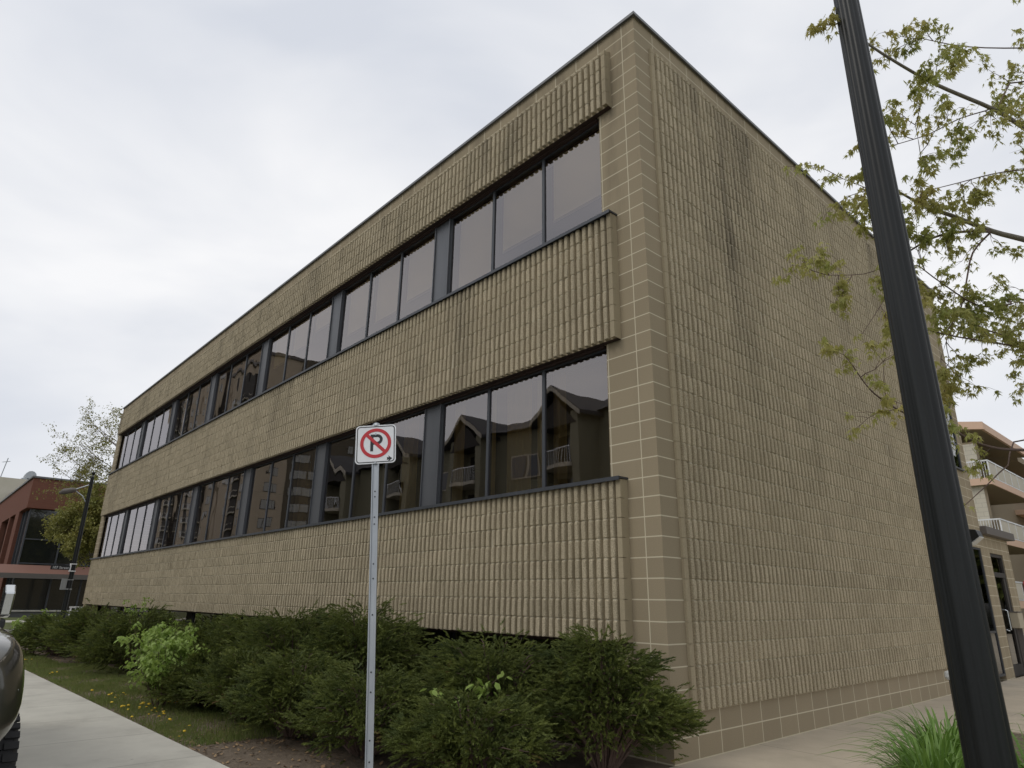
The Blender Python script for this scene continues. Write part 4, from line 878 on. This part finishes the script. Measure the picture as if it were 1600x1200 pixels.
for (cx_, cy_, n) in ((-6.6, -2.72, 12), (-5.9, -2.78, 10), (-8.0, -2.75, 8), (-5.1, -2.86, 3), (-6.9, -2.2, 6), (-4.3, -2.9, 2), (-16.5, -2.7, 7), (-18.5, -2.75, 8), (-12.2, -2.8, 3)):
    for _ in range(n):
        x, y = cx_+RNG.normal(0, .28), min(-1.9, max(-3.02, cy_+RNG.normal(0, .13)))
        if h0 is None: h0 = hd.build('dandelion', ['yellow', 'blade']); o = h0
        else: o = h0.copy(); COL.objects.link(o)
        o.location = (x, y, gz(x)-.02); s = float(RNG.uniform(.5, .95)); o.scale = (s, s, s*RNG.uniform(.6, 1.2)); o.rotation_euler = (RNG.normal(0, .2), RNG.normal(0, .2), RNG.uniform(0, 6))
        tag(o, 'yellow dandelion flower in the grass along the pavement', 'dandelion', 'dandelions in the lawn')
def lily(x, y, n, label, h=.55, seed=0):
    r = np.random.default_rng(seed); V = []; F = []
    for i in range(n):
        a = r.uniform(0, 6.28); b = r.uniform(0, .14); hh = h*r.uniform(.6, 1.1); sp = hh*r.uniform(.15, .62); w_ = r.uniform(.006, .011)
        p0 = np.array([math.cos(a)*b, math.sin(a)*b, 0]); d = np.array([math.cos(a+r.normal(0, .5)), math.sin(a+r.normal(0, .5)), 0]); s_ = np.array([-d[1], d[0], 0]); o = len(V)
        for j in range(7):
            u = j/6; c = p0+d*sp*u**1.6+np.array([0, 0, hh*(u*1.5-.62*u*u*(1+sp/hh))]); ww = w_*(1-u**3); V += [c-s_*ww+[0, 0, ww*.4], c, c+s_*ww+[0, 0, ww*.4]]
        for j in range(6):
            for q in (0, 1): F.append((o+j*3+q, o+j*3+q+1, o+(j+1)*3+q+1, o+(j+1)*3+q))
    ob = np_build('daylily', np.array(V), np.array(F), 'lily'); ob.location = (x, y, -.02)
    tag(ob, label, 'plant', 'daylily clumps by the lamp post')
LL = [(2.32, -.62, 95, 'daylily clump left of the black lamp post, nearest its foot'), (2.22, -.25, 90, 'daylily clump at the left end of the group by the lamp post'), (2.1, .25, 90, 'daylily clump between the lamp post and the entrance walk'), (2.2, .1, 80, 'daylily clump directly behind the lamp post'),
      (2.72, -.1, 90, 'daylily clump right of the lamp post at the picture edge'), (2.75, .6, 70, 'daylily clump farther back to the right of the lamp post'), (2.0, .6, 70, 'smallest daylily clump beside the concrete walk'), (2.35, -.75, 80, 'daylily clump hidden low behind the lamp post base')]
for i, (x, y, n, l) in enumerate(LL): lily(x, y, int(n*1.5), l, .90, i)

# ------------------------------------------------------------------ across the lane to the east, mirrored in the entrance glass
t = thing('brick_shop', (0, 50, 0), 'low red brick shop with dark windows, mirrored in the entrance glass', 'building')
q = MB(); q.box(1, 60, 0, 12, 3.0, 6.2)
for x in (1, 12, 24, 36, 48, 59.4): q.box(x, x+.6, 0, 12, 0, 3.0)
q.build('wall', 'brick', t)
q = MB(); q.box(1.6, 59.4, .5, .6, 0, 3.0); q.build('shop_window', 'darkglass', t)
q = MB(); q.box(.9, 60.1, -.1, 12.1, 6.2, 6.35); q.build('roof_edge', 'flash', t)
for i, (x, y) in enumerate(((7, 44), (14.5, 46), (22, 45))):
    street_tree(x, y, 9.5, 5.0, ['nearest leafy tree by the brick shop', 'middle leafy tree by the brick shop', 'farthest leafy tree by the brick shop'][i], 40, 'juniper', .5, 20+i, .35, 1.0)

lt = MB(); lt.add([(0, 0, 0), (.02, .012, .004), (.045, 0, .010), (.02, -.014, .002)], [(0, 1, 2, 3)])
V = []; 
px_ = np.concatenate([RNG.uniform(-20, -3, 1500), RNG.uniform(-4.5, .6, 500)]); py_ = np.concatenate([RNG.uniform(-3.02, -1.6, 1500), RNG.uniform(-3.02, -2.0, 500)])
P = np.stack([px_, py_, np.array([gz(a) for a in px_])-.008], 1); A = frames(np.stack([np.cos(px_*97), np.sin(px_*97), RNG.uniform(-.1, .3, len(px_))], 1)); TV = np.array([(0, 0, 0), (.014, .02, .004), (0, .045, .01), (-.014, .02, .002)])
V, F = scatter(TV, np.array([(0, 1, 2, 3)]), P, A, RNG.uniform(.5, 1.3, len(P)))
tag(np_build('leaf_litter', V, F, 'litter'), 'dry brown leaves scattered on the soil and grass under the junipers', 'leaf litter', kind='stuff')
